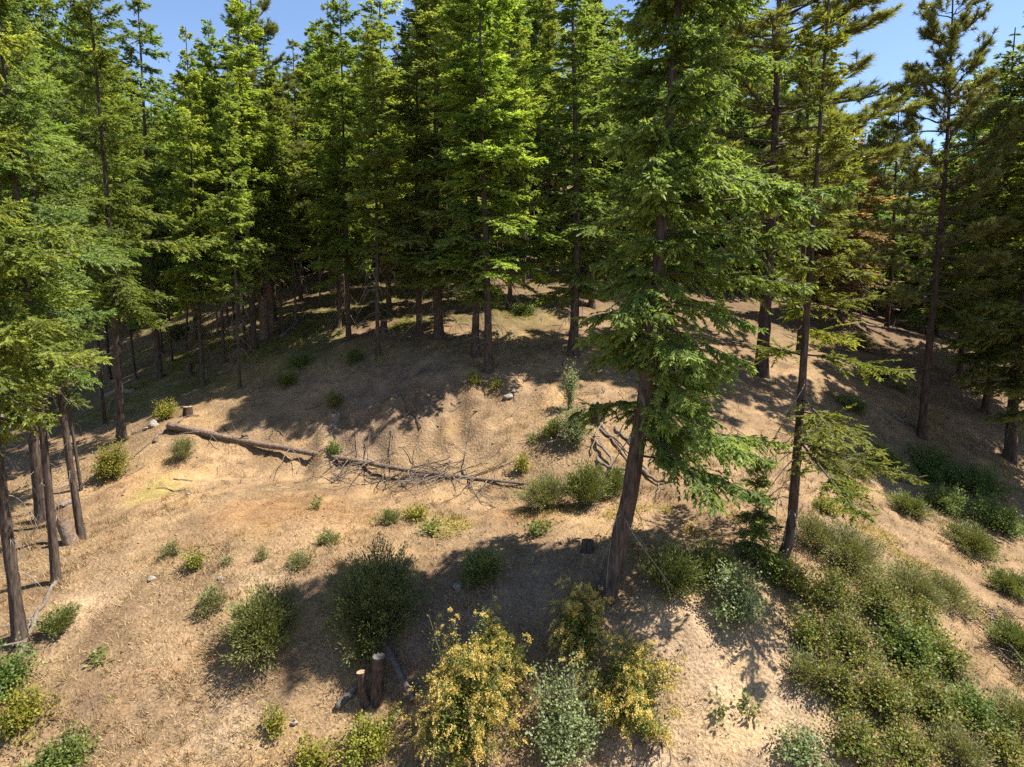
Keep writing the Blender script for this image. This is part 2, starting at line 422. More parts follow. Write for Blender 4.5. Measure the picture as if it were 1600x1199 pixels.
# ------------------------------------------------------------------ the hillside
def spaced(lo, hi, step, out_lo, out_hi, grow=1.13):
    core = list(np.arange(lo, hi + 1e-6, step))
    a = []; x = lo; s = step
    while x > out_lo:
        s *= grow; x -= s; a.append(x)
    b = []; x = core[-1]; s = step
    while x < out_hi:
        s *= grow; x += s; b.append(x)
    return np.array(a[::-1] + core + b)
gx = spaced(-16, 16, 0.14, -1500, 1500)
gy = spaced(7.8, 28, 0.12, -1500, 1500)
XX, YY = np.meshgrid(gx, gy)
zx = height(XX.ravel(), YY.ravel())
gV = np.c_[XX.ravel(), YY.ravel(), zx]
nx, ny = len(gx), len(gy)
ii, jj = np.meshgrid(np.arange(nx - 1), np.arange(ny - 1))
b0 = (jj * nx + ii).ravel()
gQ = np.c_[b0, b0 + 1, b0 + nx + 1, b0 + nx]
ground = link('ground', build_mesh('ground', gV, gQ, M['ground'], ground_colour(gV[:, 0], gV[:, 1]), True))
tag(ground, 'dry tan hillside soil with a bench, cut bank and wooded rise', kind='structure')

# ------------------------------------------------------------------ conifers
def bent_axis(seed, H, lean=(0, 0), sweep=(0, 0), wob=0.012):
    rg = np.random.default_rng(seed + 999)
    ph = rg.random(4) * 6.28
    def f(z):
        t = np.asarray(z, float) / H
        x = lean[0] * t + sweep[0] * np.sin(np.clip(t * 3, 0, 1) * np.pi * .5) + wob * H * (np.sin(t * 5 + ph[0]) - np.sin(ph[0])) * .35
        y = lean[1] * t + sweep[1] * np.sin(np.clip(t * 3, 0, 1) * np.pi * .5) + wob * H * (np.sin(t * 4.3 + ph[1]) - np.sin(ph[1])) * .35
        return np.stack([x, y], -1)
    return f

def trunk_mesh(name, seed, H, r0, axis, mat, sides=12, rings=40, flare=1.5, top=0.015):
    rg = np.random.default_rng(seed)
    z = np.concatenate([[-0.9, -0.3], np.linspace(0, 1, rings) ** 1.5 * H])
    zc = np.clip(z, 0, H)
    r = (r0 - top) * (1 - zc / H) ** 1.05 + top
    r *= 1 + (flare - 1) * np.exp(-np.maximum(z, 0) / (r0 * 2.2))
    P = np.c_[axis(zc), z]
    V, Q = tubes(P[None], r[None], sides)
    k = len(z); cen = np.repeat(P, sides, axis=0)
    a = np.tile(np.arange(sides), k); zz = np.repeat(z, sides)
    ridge = vnoise(a * 1.7 + seed, zz * 2.2, seed) - 0.5 + 0.5 * (vnoise(a * 3.1, zz * 6, seed + 5) - 0.5)
    root = np.exp(-np.maximum(zz, 0) / (r0 * 1.6)) * np.cos(a / sides * 2 * np.pi * 4 + seed) * .18
    V = cen + (V - cen) * (1 + 0.16 * ridge + root)[:, None]
    return build_mesh(name, V, Q, mat, None, True)

def fir(seed, H, cb, R, r0=0.16, per_m=7.0, axis=None, bsp=0.15, tsp=0.085, tl=0.17, tw=0.026, droop=0.25, hang=0.25,
        col=((0.055, 0.095, 0.022), (0.10, 0.14, 0.03)), dead=22, side=None, e_lo=-14, e_hi=38, tipcol=1.25, sides=12, rings=40, bark='bark', low_len=0.5,
        crown_gap=None, deadtop=1.5, deadlen=1.0, flare=1.5):
    rg = np.random.default_rng(seed)
    if axis is None: axis = bent_axis(seed, H)
    n = int((H - cb) * per_m)
    z = np.sort(cb + (H - 0.25 - cb) * rg.random(n))
    z = z + 0.14 * np.sin(z * 2 * np.pi / 0.55)           # loose whorls
    t = np.clip((z - cb) / (H - cb), 0, 1)
    Lb = R * (1 - t) ** 0.65 * (low_len + (1 - low_len) * np.minimum(1, t / .2)) * np.clip(rg.normal(.86, .2, n), .35, 1.3) + .14
    Lb = Lb * (.66 + .68 * vnoise(np.mod(np.arange(n) * 2.39996, 6.2832) * .8 + seed, z * .42, seed))
    short = rg.random(n) < .3; Lb[short] *= rg.uniform(.3, .6, short.sum())
    az = np.arange(n) * 2.39996 + rg.normal(0, .4, n)
    keep = np.ones(n, bool)
    if side is not None:
        mult, keep = side(az, t, z, rg); Lb = Lb * mult
    if crown_gap: keep &= rg.random(n) > crown_gap
    z, t, Lb, az = z[keep], t[keep], Lb[keep], az[keep]; n = len(z)
    e0 = np.radians(e_lo + (e_hi - e_lo) * t ** 1.1 + rg.normal(0, 7, n))
    sag = (0.10 + 0.20 * (1 - t)) * rg.uniform(.7, 1.4, n); upt = 0.13 * rg.uniform(.4, 1.6, n)
    yaw = rg.normal(0, .18, n)
    root = np.c_[axis(z), z]
    btint = rg.uniform(.78, 1.2, n); bhue = rg.random(n)
    def ax_eval(i, s):
        a = az[i] + yaw[i] * s
        rad = Lb[i] * s * np.cos(e0[i])
        zz = Lb[i] * (np.sin(e0[i]) * s - sag[i] * s ** 2 + upt[i] * s ** 3)
        p = root[i] + np.stack([rad * np.cos(a), rad * np.sin(a), zz], -1)
        dz = np.sin(e0[i]) - 2 * sag[i] * s + 3 * upt[i] * s ** 2
        T = nrm(np.stack([np.cos(e0[i]) * np.cos(a), np.cos(e0[i]) * np.sin(a), dz], -1))
        Hh = np.stack([-np.sin(a), np.cos(a), np.zeros_like(a)], -1)
        return p, T, Hh
    # limbs
    ss = np.linspace(0, 1, 6)
    I = np.repeat(np.arange(n), 6); S = np.tile(ss, n)
    LP, _, _ = ax_eval(I, S)
    LP = LP.reshape(n, 6, 3)
    LR = (0.006 + 0.0085 * Lb)[:, None] * np.linspace(1, .22, 6)[None]
    lv, lq = tubes(LP, LR, 3)
    limbs = build_mesh('limbs', lv, lq, M['limb'], None, True)
    # branchlets
    smin = 0.10
    nb = np.ceil(Lb * (1 - smin) / bsp * 2).astype(int) + 2
    bi = np.repeat(np.arange(n), nb); k = len(bi)
    s = smin + (1 - smin) * rg.random(k) ** 0.85
    sd_ = rg.choice([-1.0, 1.0], k)
    bl = np.minimum(.55 * Lb[bi] * (1 - s) + .12, .75) * rg.uniform(.55, 1.15, k)
    ang = np.radians(rg.normal(52, 11, k))
    main = rg.random(k) < .12
    ang[main] *= .15; s[main] = np.maximum(s[main], .55)
    bp, bT, bH = ax_eval(bi, s)
    bD = nrm(np.cos(ang)[:, None] * bT + (np.sin(ang) * sd_)[:, None] * bH + np.c_[np.zeros(k), np.zeros(k), -droop * rg.uniform(0, 1.5, k) + .05 + rg.normal(0, .28, k)])
    # twigs
    nt_ = (np.ceil(bl / tsp) * 2).astype(int) + 1
    ti = np.repeat(np.arange(k), nt_); m = len(ti)
    q = rg.random(m)
    endm = np.concatenate([[0], np.cumsum(nt_)[:-1]]); q[endm] = 1.0
    D = bD[ti]
    base = bp[ti] + D * (bl[ti] * q)[:, None]
    base[:, 2] -= droop * .6 * (bl[ti] * q) ** 2
    perp = nrm(np.cross(np.array((0, 0, 1.0)), D) + 1e-6)
    a2 = np.radians(rg.normal(44, 13, m)) * rg.choice([-1.0, 1.0], m); a2[endm] *= .1
    D2 = np.cos(a2)[:, None] * D + np.sin(a2)[:, None] * perp + rg.normal(0, .2, (m, 3))
    D2[:, 2] -= hang * rg.uniform(0, 1.6, m)
    D2 = nrm(D2)
    tlen = tl * (1.15 - .45 * q) * rg.uniform(.65, 1.3, m); tlen[endm] *= 1.15
    upv = np.array((0, 0, 1.0)) + rg.normal(0, .65, (m, 3))
    V, T = leaves(base - D2 * .02, D2, tlen, tw * rg.uniform(.7, 1.3, m), upv, .35, .42)
    c0, c1 = np.array(col[0]), np.array(col[1])
    f = np.clip(bhue[bi[ti]] * .7 + rg.random(m) * .3 + (q - .5) * .35, 0, 1)[:, None]
    cc = (c0 * (1 - f) + c1 * f) * (btint[bi[ti]] * rg.uniform(.85, 1.15, m))[:, None]
    cc = np.repeat(cc, 4, axis=0); cc[2::4] *= tipcol
    crown = build_mesh('crown', V, T, M['needle'], np.clip(cc, 0, 1))
    out = {'trunk': trunk_mesh('trunk', seed, H, r0, axis, M[bark], sides, rings, flare), 'crown': crown, 'limbs': limbs, 'tris': len(T), 'H': H}
    if dead:
        zd = rg.uniform(min(1.0, cb * .4), cb + deadtop, dead); ad = rg.random(dead) * 6.283; ld = deadlen * rg.uniform(.35, 1.3, dead)
        ss = np.linspace(0, 1, 7)[None]
        e = np.radians(rg.uniform(-5, 50, dead))[:, None]; sg = rg.uniform(.6, 1.7, dead)[:, None]
        yw = rg.normal(0, .5, dead)[:, None]
        aa = ad[:, None] + yw * ss
        ld_ = ld[:, None]
        rootd = np.c_[axis(zd), zd][:, None]
        Pd = rootd + np.stack([ld_ * ss * np.cos(aa) * np.cos(e), ld_ * ss * np.sin(aa) * np.cos(e), ld_ * (np.sin(e) * ss - sg * ss ** 2)], -1)
        Rd = (.007 + .007 * ld_) * np.linspace(1, .4, 7)[None]
        # side twigs
        i2 = np.repeat(np.arange(dead), 3); k2 = len(i2); sidx = rg.integers(2, 6, k2)
        st = Pd[i2, sidx]; dirn = nrm(Pd[i2, np.minimum(sidx + 1, 6)] - st + rg.normal(0, .12, (k2, 3)))
        tw_ = rg.uniform(.12, .45, k2)[:, None, None]
        s7 = np.linspace(0, 1, 7)[None, :, None]
        P2 = st[:, None] + dirn[:, None] * s7 * tw_ + np.array((0, 0, -1.0)) * s7 ** 2 * tw_ * .4
        R2 = np.full((k2, 1), .006) * np.linspace(1, .4, 7)[None]
        dv, dq = tubes(np.concatenate([Pd, P2]), np.concatenate([Rd, R2]), 3)
        out['dead'] = build_mesh('dead_branches', dv, dq, M['deadpale'], None, True)
    return out

def pine(seed, H, cb, R, r0=0.2, n=60, axis=None, col=((0.05, 0.085, 0.03), (0.10, 0.125, 0.04)), nl=.17, tuft=34, sub=9, dead=12, nw=.0075, low=0.75):
    rg = np.random.default_rng(seed)
    if axis is None: axis = bent_axis(seed, H)
    z = np.sort(cb + (H - .4 - cb) * rg.random(n)); t = (z - cb) / (H - cb)
    Lb = R * (1 - t ** 1.6) * (low + (1 - low) * np.minimum(1, t / .25)) * rg.uniform(.55, 1.15, n) + .35
    az = np.arange(n) * 2.39996 + rg.normal(0, .5, n)
    e0 = np.radians(-5 + 45 * t + rg.normal(0, 10, n)); crv = rg.uniform(.05, .35, n)
    root = np.c_[axis(z), z]; yaw = rg.normal(0, .3, n)
    def ev(i, s):
        a = az[i] + yaw[i] * s; rad = Lb[i] * s * np.cos(e0[i])
        zz = Lb[i] * (np.sin(e0[i]) * s - .18 * s + crv[i] * s * s)
        return root[i] + np.stack([rad * np.cos(a), rad * np.sin(a), zz], -1)
    I = np.repeat(np.arange(n), 7); S = np.tile(np.linspace(0, 1, 7), n)
    LP = ev(I, S).reshape(n, 7, 3); LP[:, 1:6] += rg.normal(0, .03, (n, 5, 3))
    LR = (.012 + .014 * Lb)[:, None] * np.linspace(1, .25, 7)[None]
    ns = np.ceil(Lb * sub / 1.6).astype(int) + 2
    si = np.repeat(np.arange(n), ns); k = len(si)
    s = .3 + .7 * rg.random(k) ** .7
    p0 = ev(si, s); T = nrm(ev(si, np.minimum(s + .05, 1.05)) - ev(si, s - .02))
    D = nrm(T + rg.normal(0, .55, (k, 3)) + np.array((0, 0, .25)))
    sl = rg.uniform(.12, .55, k) * (1.1 - .5 * s)
    p1 = p0 + D * sl[:, None]; p1[:, 2] += .25 * sl
    mid = (p0 + p1) / 2 + np.array((0, 0, -.04))
    SP = np.stack([p0, mid, p1], 1)
    SR = np.full((k, 1), .011) * np.linspace(1, .5, 3)[None]
    lv, lq = tubes(LP, LR, 4); lv2, lq2 = tubes(SP, SR, 3); lq = np.vstack([lq, lq2 + len(lv)]); lv = np.vstack([lv, lv2])
    limbs = build_mesh('limbs', lv, lq, M['limb'], None, True)
    tip = np.concatenate([p1, LP[:, 6]]); td = np.concatenate([nrm(p1 - mid), nrm(LP[:, 6] - LP[:, 5])]); kk = len(tip)
    tint = rg.uniform(.75, 1.25, kk); hu = rg.random(kk)
    ti = np.repeat(np.arange(kk), tuft); m = len(ti)
    B = tip[ti] - td[ti] * (rg.random(m) * .16)[:, None]
    Dn = nrm(td[ti] * .75 + rg.normal(0, .55, (m, 3)))
    Ln = nl * rg.uniform(.7, 1.2, m)
    S = nrm(np.cross(Dn, rg.normal(0, 1, (m, 3))))
    V = np.stack([B - S * nw, B + S * nw, B + Dn * Ln[:, None] + S * nw * .6 - np.array((0, 0, .02))], 1).reshape(-1, 3)
    Tn = np.arange(m * 3).reshape(-1, 3)
    f = np.clip(hu[ti] * .6 + rg.random(m) * .4, 0, 1)[:, None]
    cc = (np.array(col[0]) * (1 - f) + np.array(col[1]) * f) * tint[ti][:, None]
    crown = build_mesh('crown', V, Tn, M['pine'], np.clip(np.repeat(cc, 3, axis=0), 0, 1))
    out = {'trunk': trunk_mesh('trunk', seed, H, r0, axis, M['bark_red'], 14, 50, 1.35), 'crown': crown, 'limbs': limbs, 'tris': len(Tn), 'H': H}
    if dead:
        zd = rg.uniform(cb * .35, cb + 1, dead); ad = rg.random(dead) * 6.283; ld = rg.uniform(.3, 1.1, dead)[:, None]
        ss = np.linspace(0, 1, 7)[None]; aa = ad[:, None] + rg.normal(0, .5, dead)[:, None] * ss
        Pd = np.c_[axis(zd), zd][:, None] + np.stack([ld * ss * np.cos(aa), ld * ss * np.sin(aa), ld * (-.1 * ss - .3 * ss ** 2)], -1)
        dv, dq = tubes(Pd, (.009 + .006 * ld) * np.linspace(1, .3, 7)[None], 4)
        out['dead'] = build_mesh('dead_branches', dv, dq, M['dead'], None, True)
    return out

def plant_tree(proto, p, H, label, cat='fir tree', name='fir_tree', group=None, rz=0.0, wide=None, tilt=(0, 0), sink=0.05):
    s = H / proto['H']; w = s ** .75 if wide is None else wide
    an = 1 + .16 * math.sin(p[0] * 12.9898 + p[1] * 78.233) if wide is None or wide != 1.0 else 1.0
    o = empty(name, (p[0], p[1], p[2] - sink), rz, (w * an, w / an, s))
    o.rotation_euler = (tilt[0], tilt[1], rz)
    part('trunk', proto['trunk'], o)
    c = part('crown', proto['crown'], o, 'stuff')
    part('limbs', proto['limbs'], c, 'stuff')
    if 'dead' in proto: part('dead_branches', proto['dead'], o, 'stuff')
    tag(o, label, cat, group)
    return o

GREEN_MID = ((0.12, 0.18, 0.03), (0.275, 0.325, 0.072))
GREEN_BLUE = ((0.080, 0.14, 0.038), (0.17, 0.235, 0.065))
GREEN_OLD = ((0.10, 0.145, 0.034), (0.215, 0.255, 0.072))
# stand trees, shared by many
MIDF = dict(tsp=.052, bsp=.098, tw=.026, tl=.165, crown_gap=.24)
P_mid = [
    fir(101, 17, 3.4, 2.5, .13, 13, col=GREEN_MID, dead=26, **MIDF),
    fir(102, 17, 4.0, 2.2, .11, 13, col=GREEN_MID, dead=30, hang=.35, **MIDF),
    fir(103, 17, 2.6, 2.6, .14, 12, col=GREEN_OLD, dead=22, droop=.35, **MIDF),
    fir(104, 17, 4.6, 2.1, .10, 13, col=GREEN_MID, dead=34, e_lo=-5, **MIDF),
]
FARF = dict(tsp=.09, bsp=.15, tw=.042, tl=.25, sides=8, rings=20)
P_far = [
    fir(111, 16, 1.4, 2.7, .12, 11, col=GREEN_OLD, dead=14, **FARF),
    fir(112, 16, 2.2, 2.4, .11, 11, col=GREEN_BLUE, dead=18, **FARF),
    fir(113, 16, 0.8, 2.6, .11, 11, col=GREEN_MID, dead=8, **FARF),
]
# near firs on the left
NEARF = dict(tsp=.044, bsp=.078, tw=.017, tl=.13, sides=18, rings=80, low_len=.5, dead=7, deadlen=.6, crown_gap=.08)
P_near = [
    fir(121, 16, 4.4, 2.6, .145, 11.5, col=((0.092, 0.138, 0.026), (0.205, 0.248, 0.055)), e_lo=-10, **NEARF),
    fir(122, 16, 4.6, 2.35, .11, 11.5, col=((0.078, 0.128, 0.034), (0.17, 0.222, 0.066)), e_lo=-10, **NEARF),
]
PINEC = ((0.115, 0.145, 0.036), (0.25, 0.26, 0.075))
P_pine = [pine(131, 18, 5.5, 2.7, .14, 84, tuft=44, sub=22, nw=.012, nl=.19, col=PINEC), pine(132, 16, 4.2, 2.1, .12, 66, tuft=44, sub=20, nw=.012, nl=.19, col=PINEC)]
P_dying = fir(141, 12, 2.0, 1.7, .09, 9, col=((0.20, 0.135, 0.07), (0.30, 0.205, 0.10)), dead=20, tsp=.09, bsp=.14, tw=.036, tl=.2, crown_gap=.15)
P_sparse = fir(142, 14, 3.0, 1.5, .10, 8, col=((0.10, 0.11, 0.02), (0.19, 0.19, 0.035)), dead=30, tsp=.08, bsp=.13, tw=.032, tl=.18, crown_gap=.2)

def tree_h(p, top_py):
    return float(at(800, top_py, p[1])[2] - p[2])

# hero fir leaning over the middle of the bench
def hero_side(az, t, z, rg):
    c = np.cos(az)                     # +1 = towards picture right
    low = np.clip(1 - t / .35, 0, 1)
    mult = (1 + .26 * c * (1 - .6 * t)) * (1 + .16 * np.clip(t - .35, 0, 1)) * np.where(np.sin(az) < -.5, .78, 1)
    keep = ~((c < 0.1) & (z < 4.2)) & ~((c < -.5) & (z < 4.9) & (rg.random(len(z)) < .5))
    keep |= (np.abs(z - 3.6) < .12) & (c < -.4)
    return mult, keep
hb = G(945, 935)
def hero_axis(z):
    z = np.asarray(z, float)
    x = np.interp(z, [-1, 0, .7, 2.0, 3.9, 5.6, 8, 14.5], [-.1, 0, .17, .42, .66, .80, .95, 1.25])
    return np.stack([x, z * .02], -1)
P_hero = fir(151, 13.6, 2.7, 2.45, .165, 19.5, axis=hero_axis, tsp=.042, bsp=.074, tw=.018, tl=.135, droop=.4, hang=.6, col=((0.088, 0.132, 0.028), (0.205, 0.25, 0.06)),
             dead=10, side=hero_side, e_lo=-12, e_hi=30, sides=22, rings=110, low_len=.82, flare=1.22)
plant_tree(P_hero, hb, 13.6, 'big fir with leaning bare lower trunk rising from the front bench', wide=1.0)

def second_side(az, t, z, rg):
    c = np.cos(az)
    mult = (1 + .35 * c * (1 - t)) * np.where(t > .32, .55, 1)
    return mult, ~((c < -.1) & (z < 4.4)) & (rg.random(len(z)) < np.where((z > 2.9) & (z < 4.2), .35, .8))
sb = G(1218, 880)
def second_axis(z):
    z = np.asarray(z, float)
    x = np.interp(z, [-1, 0, .4, 1.0, 3.5, 12], [-.05, 0, .14, .21, .27, .45])
    return np.stack([x, z * .012], -1)
P_second = fir(152, 11.0, 2.2, 1.95, .10, 12, axis=second_axis, tsp=.045, bsp=.085, tw=.016, tl=.13, droop=.2, hang=.2, col=((0.085, 0.125, 0.02), (0.19, 0.22, 0.038)),
               dead=14, side=second_side, e_lo=-8, e_hi=32, sides=18, rings=80, low_len=.95, flare=1.4)
plant_tree(P_second, sb, 11.0, 'slimmer fir with a curved foot and light green boughs reaching right', wide=1.0)
P_young = fir(153, 4.0, 0.5, 1.15, .03, 24, tsp=.05, bsp=.08, tw=.019, tl=.12, col=((0.09, 0.14, 0.03), (0.2, 0.25, 0.06)), dead=6, deadlen=.3, sides=8, rings=20)
plant_tree(P_young, G(1178, 880), 2.1, 'young thin fir sapling just left of the curved-foot fir', wide=.5)

# near firs, left edge
NL = 'firs at the left edge'
for px, py, H, k, w, tl_, rz, lab in [
    (32, 1000, 14.5, 0, .85, (0, -.01), 0.4, 'stout rough-barked fir lowest on the left edge beside the pale stick'),
    (88, 910, 13.5, 1, .72, (0, -.02), 2.1, 'thin straight fir next uphill from the stout left-edge fir'),
    (128, 842, 14.5, 1, .85, (0, .05), 3.7, 'fir with a forked stub at its foot, left of the dry slope'),
    (66, 815, 15.0, 0, .85, (0, .03), 5.0, 'broad-trunked fir in tree shade behind the thin straight fir'),
    (80, 822, 14.0, 1, .7, (0, .0), 1.1, 'fir trunk pressed against the broad-trunked shaded fir'),
    (190, 686, 15.5, 0, .9, (0, 0), 2.9, 'clean sunlit fir trunk just behind the yellow-green bush'),
    (127, 766, 8.0, 1, .45, (0, -.06), .6, 'thin leaning fir pole between the forked-foot and sunlit firs'),
    (163, 662, 13.0, 1, .6, (0, .0), 4.4, 'slender dark fir uphill left of the sunlit trunk'),
    (-70, 930, 15.0, 0, .9, (0, 0), 3.0, 'fir whose boughs hang in from beyond the left edge'),
    (-40, 770, 15.5, 1, 1.0, (0, 0), .2, 'fir just out of view whose crown fills the upper left corner'),
]:
    plant_tree(P_near[k], G(px, py), H, lab, group=NL, rz=rz, wide=w, tilt=tl_)

# stand on the rise behind the bank: trunks with visible feet
EDGE = 'firs along the front of the stand'
edge = [  # px, py, top py, proto, width, label
    (250, 592, -60, 2, .9, 'shaded fir deep left whose foot stands in mossy grass'),
    (318, 602, 40, 1, .8, 'fir with a curved foot at the left end of the bank top'),
    (350, 566, 30, 3, .75, 'fir bent at the foot behind the curved-foot fir'),
    (375, 606, 110, 3, .5, 'thin dark pole fir in front of the pale twin stems'),
    (397, 546, -5, 0, 1.0, 'thickest dark trunk of the left stand beside broken stubs'),
    (368, 545, 130, 3, .5, 'left one of two pale thin stems in the left stand'),
    (383, 540, 110, 1, .5, 'right one of two pale thin stems in the left stand'),
    (530, 512, 0, 1, .85, 'dark fir with a bent foot left of the smooth upright trunk'),
    (545, 532, -10, 0, .85, 'smooth upright sunlit trunk above the middle of the bank'),
    (591, 555, 20, 3, .7, 'straight slim fir standing lowest on the middle bank shade'),
    (608, 492, -40, 0, .9, 'straight dark fir uphill of the slim middle fir'),
    (656, 522, -70, 2, .85, 'slim dark fir left of the thick stubby trunk'),
    (686, 528, -90, 2, 1.1, 'thick trunk under low green boughs at the stand front'),
    (742, 556, -60, 2, 1.0, 'fir with a crooked dog-leg foot on the bank top'),
    (763, 577, -110, 0, 1.12, 'tall straight fir standing lowest at the bank brow'),
    (797, 482, -50, 1, .9, 'straight fir behind the tall brow fir'),
    (855, 425, -45, 3, .9, 'slim fir on the lit saddle at the top of the rise'),
    (895, 556, -110, 2, 1.15, 'dark bushy fir left of the big leaning fir, boughs to the ground'),
    (925, 480, -60, 2, 1.0, 'fir half hidden behind the big leaning fir on its left'),
    (470, 470, 60, 1, .9, 'fir standing behind the pale fallen stick on the left rise'),
    (430, 500, 30, 3, .8, 'slim fir just right of the broken stubs'),
]
SHORT = {250: 'the shaded deep-left fir', 318: 'the curved-foot fir at the bank end', 350: 'the bent-foot fir', 375: 'the thin dark pole fir', 397: 'the thickest dark left trunk', 368: 'the left pale stem', 383: 'the right pale stem', 530: 'the bent-foot dark fir', 545: 'the smooth sunlit trunk', 591: 'the slim middle fir', 608: 'the straight dark middle fir', 656: 'the slim dark fir', 686: 'the thick stubby trunk', 742: 'the crooked dog-leg fir', 763: 'the tall brow fir', 797: 'the fir behind the brow fir', 855: 'the slim saddle fir', 895: 'the dark bushy fir', 925: 'the half hidden fir', 470: 'the fir by the bleached log', 430: 'the slim fir by the stubs'}
SHORT.update({40: 'the left-edge firs', 128: 'the forked-foot fir', 190: 'the clean sunlit left trunk', 1020: 'the big leaning fir', 1100: 'the right boughs of the big leaning fir', 1190: 'the dense pine', 1262: 'the sky-gap pine', 1330: 'the rusty dying firs', 1385: 'the round-topped pine', 1440: 'the lone tall pine', 1525: 'the deep-shade right fir', 1578: 'the right-edge drooping fir'})
for i, (px, py, top, k, w, lab) in enumerate(edge):
    p = G(px, py)
    plant_tree(P_mid[k], p, max(6, tree_h(p, top)), lab, group=EDGE, rz=i * 1.7 + .3, wide=w)

# pines
p = G(1440, 682)
plant_tree(P_pine[0], p, tree_h(p, -60), 'tall dark-trunked pine standing alone on the right slope', 'pine tree', 'pine_tree', rz=2.0, wide=.98, tilt=(0, .012))
p = at(1190, 560, 23.5); p[2] = h1(p[0], p[1])
plant_tree(P_pine[0], p, tree_h(p, -190), 'dense pine rising behind the big leaning fir to its right', 'pine tree', 'pine_tree', rz=.7, wide=1.5)
p = at(1248, 560, 27); p[2] = h1(p[0], p[1])
plant_tree(P_pine[1], p, tree_h(p, 60), 'pine at the edge of the sky gap above the rusty tree', 'pine tree', 'pine_tree', rz=2.7, wide=1.0)
p = G(410, 520)
plant_tree(P_pine[1], at(410, 500, 30) * np.array((1, 1, 0)) + np.array((0, 0, h1(at(410, 500, 30)[0], 30))), 15.5, 'pine poking above the left firs between two sky gaps', 'pine tree', 'pine_tree', rz=1.2, wide=1.0)
# right side
p = G(1578, 718)
plant_tree(P_mid[2], p, tree_h(p, -40), 'dark drooping fir at the right edge above the gully', rz=.5, wide=1.15)
p = G(1525, 600)
plant_tree(P_mid[0], p, tree_h(p, 90), 'fir in deep shade between the lone pine and the right-edge fir', rz=1.5, wide=1.1)
for px, Y, top, k, w, lab in [(1680, 19.5, -250, 2, 1.3, 'fir out of view shading the right gully'), (1625, 25, 20, 0, 1.2, 'fir at the extreme right edge behind the drooping fir'),
    (1545, 25.5, 40, 2, 1.2, 'broad dark fir between the lone pine and the right-edge fir, boughs low'), (1498, 29, 110, 0, 1.0, 'shaded fir just right of the lone pine trunk'),
    (1700, 24, -150, 2, 1.3, 'fir beyond the right edge shading the upper gully'), (1600, 30, 60, 2, 1.2, 'dark fir filling the right edge behind the others')]:
    q = at(px, 600, Y); q[2] = h1(q[0], q[1])
    plant_tree(P_mid[k], q, tree_h(q, top), lab, rz=px * .1, wide=w)
for px, py, top, kind, w, lab, cat in [
    (1385, 512, 138, 'p1', .9, 'pine with rounded top just left of the lone tall pine', 'pine tree'),
    (1353, 492, 152, 'f1', .7, 'pointed fir beside the bare snag in the right sky gap', 'fir tree'),
    (1408, 488, 190, 'f0', .7, 'short fir right of the round-topped pine', 'fir tree'),
    (1335, 470, 200, 'f0', .7, 'low fir at the foot of the right sky gap', 'fir tree'),
    (1500, 505, 90, 'f1', .9, 'bluish fir far behind the lone tall pine', 'fir tree'),
    (1312, 505, 190, 'dy', 1.5, 'rusty orange dying fir between the green pines', 'dying fir'),
    (1328, 490, 290, 'dy', .95, 'smaller orange-brown dying fir at the lower right of the rusty one', 'dying fir'),
    (1255, 500, 190, 'sp', .8, 'sparse yellow-green fir in front of the rusty fir', 'fir tree'),
]:
    pr = {'p1': P_pine[1], 'f0': P_far[0], 'f1': P_far[1], 'dy': P_dying, 'sp': P_sparse}[kind]
    p = G(px, py)
    plant_tree(pr, p, tree_h(p, top), lab, cat, 'pine_tree' if kind == 'p1' else 'fir_tree', group='trees on the right ridge', rz=px * .37, wide=w)

# deep stand: firs nobody can tell apart
rg = np.random.default_rng(5)
SKY = [(-200, -80), (150, -80), (205, 60), (240, 105), (268, 50), (300, 110), (345, 45), (375, 40), (430, 70), (470, 100), (500, 20), (540, 10), (560, 50), (605, 15), (640, 60), (670, -90), (880, -90),
       (960, -10), (1010, 10), (1080, -40), (1240, -20), (1290, 130), (1330, 205), (1360, 175), (1440, 190), (1500, 120), (1600, 60), (1800, 20)]
sx = np.array([a for a, b in SKY], float); sy = np.array([b for a, b in SKY], float)
got = [np.array((o.location.x, o.location.y)) for o in bpy.data.objects if o.type == 'EMPTY']
cnt = 0; deep = []
for tries in range(6000):
    Y = rg.uniform(29, 62); px = rg.uniform(-60, 1660); q = at(px, 500, Y)
    if 1060 < px < 1350 and Y < 38: continue
    if px > 1340 and Y < 34: continue
    if 560 < px < 930 and Y < 31: continue
    if 820 < px < 900 and Y < 46: continue
    if 1300 < px < 1440 and Y > 44 and rg.random() < .6: continue
    xy = q[:2]
    dmin = 3.3 if Y < 38 else 2.2
    if min(np.hypot(*(xy - g)) for g in got) < dmin: continue
    q[2] = h1(q[0], q[1])
    top = np.interp(px, sx, sy) + rg.uniform(0, 70) * (1 if rg.random() < .75 else 2.2)
    H = tree_h(q, top)
    if H < 5 or H > 24: continue
    got.append(xy); cnt += 1
    if Y < 36: pr = P_mid[rg.integers(0, 4)]
    else: pr = P_far[rg.integers(0, 3)]
    bpx = float(project(q)[0]); key = min(SHORT, key=lambda k_: abs(k_ - bpx))
    deep.append((key, Y, plant_tree(pr, q, H, 'fir', group='firs deep in the stand', rz=rg.uniform(0, 6.28), tilt=(rg.normal(0, .022), rg.normal(0, .022)), wide=rg.uniform(.8, 1.15) * min(1.0, (H / 14) ** .5))))
    if cnt >= 170: break
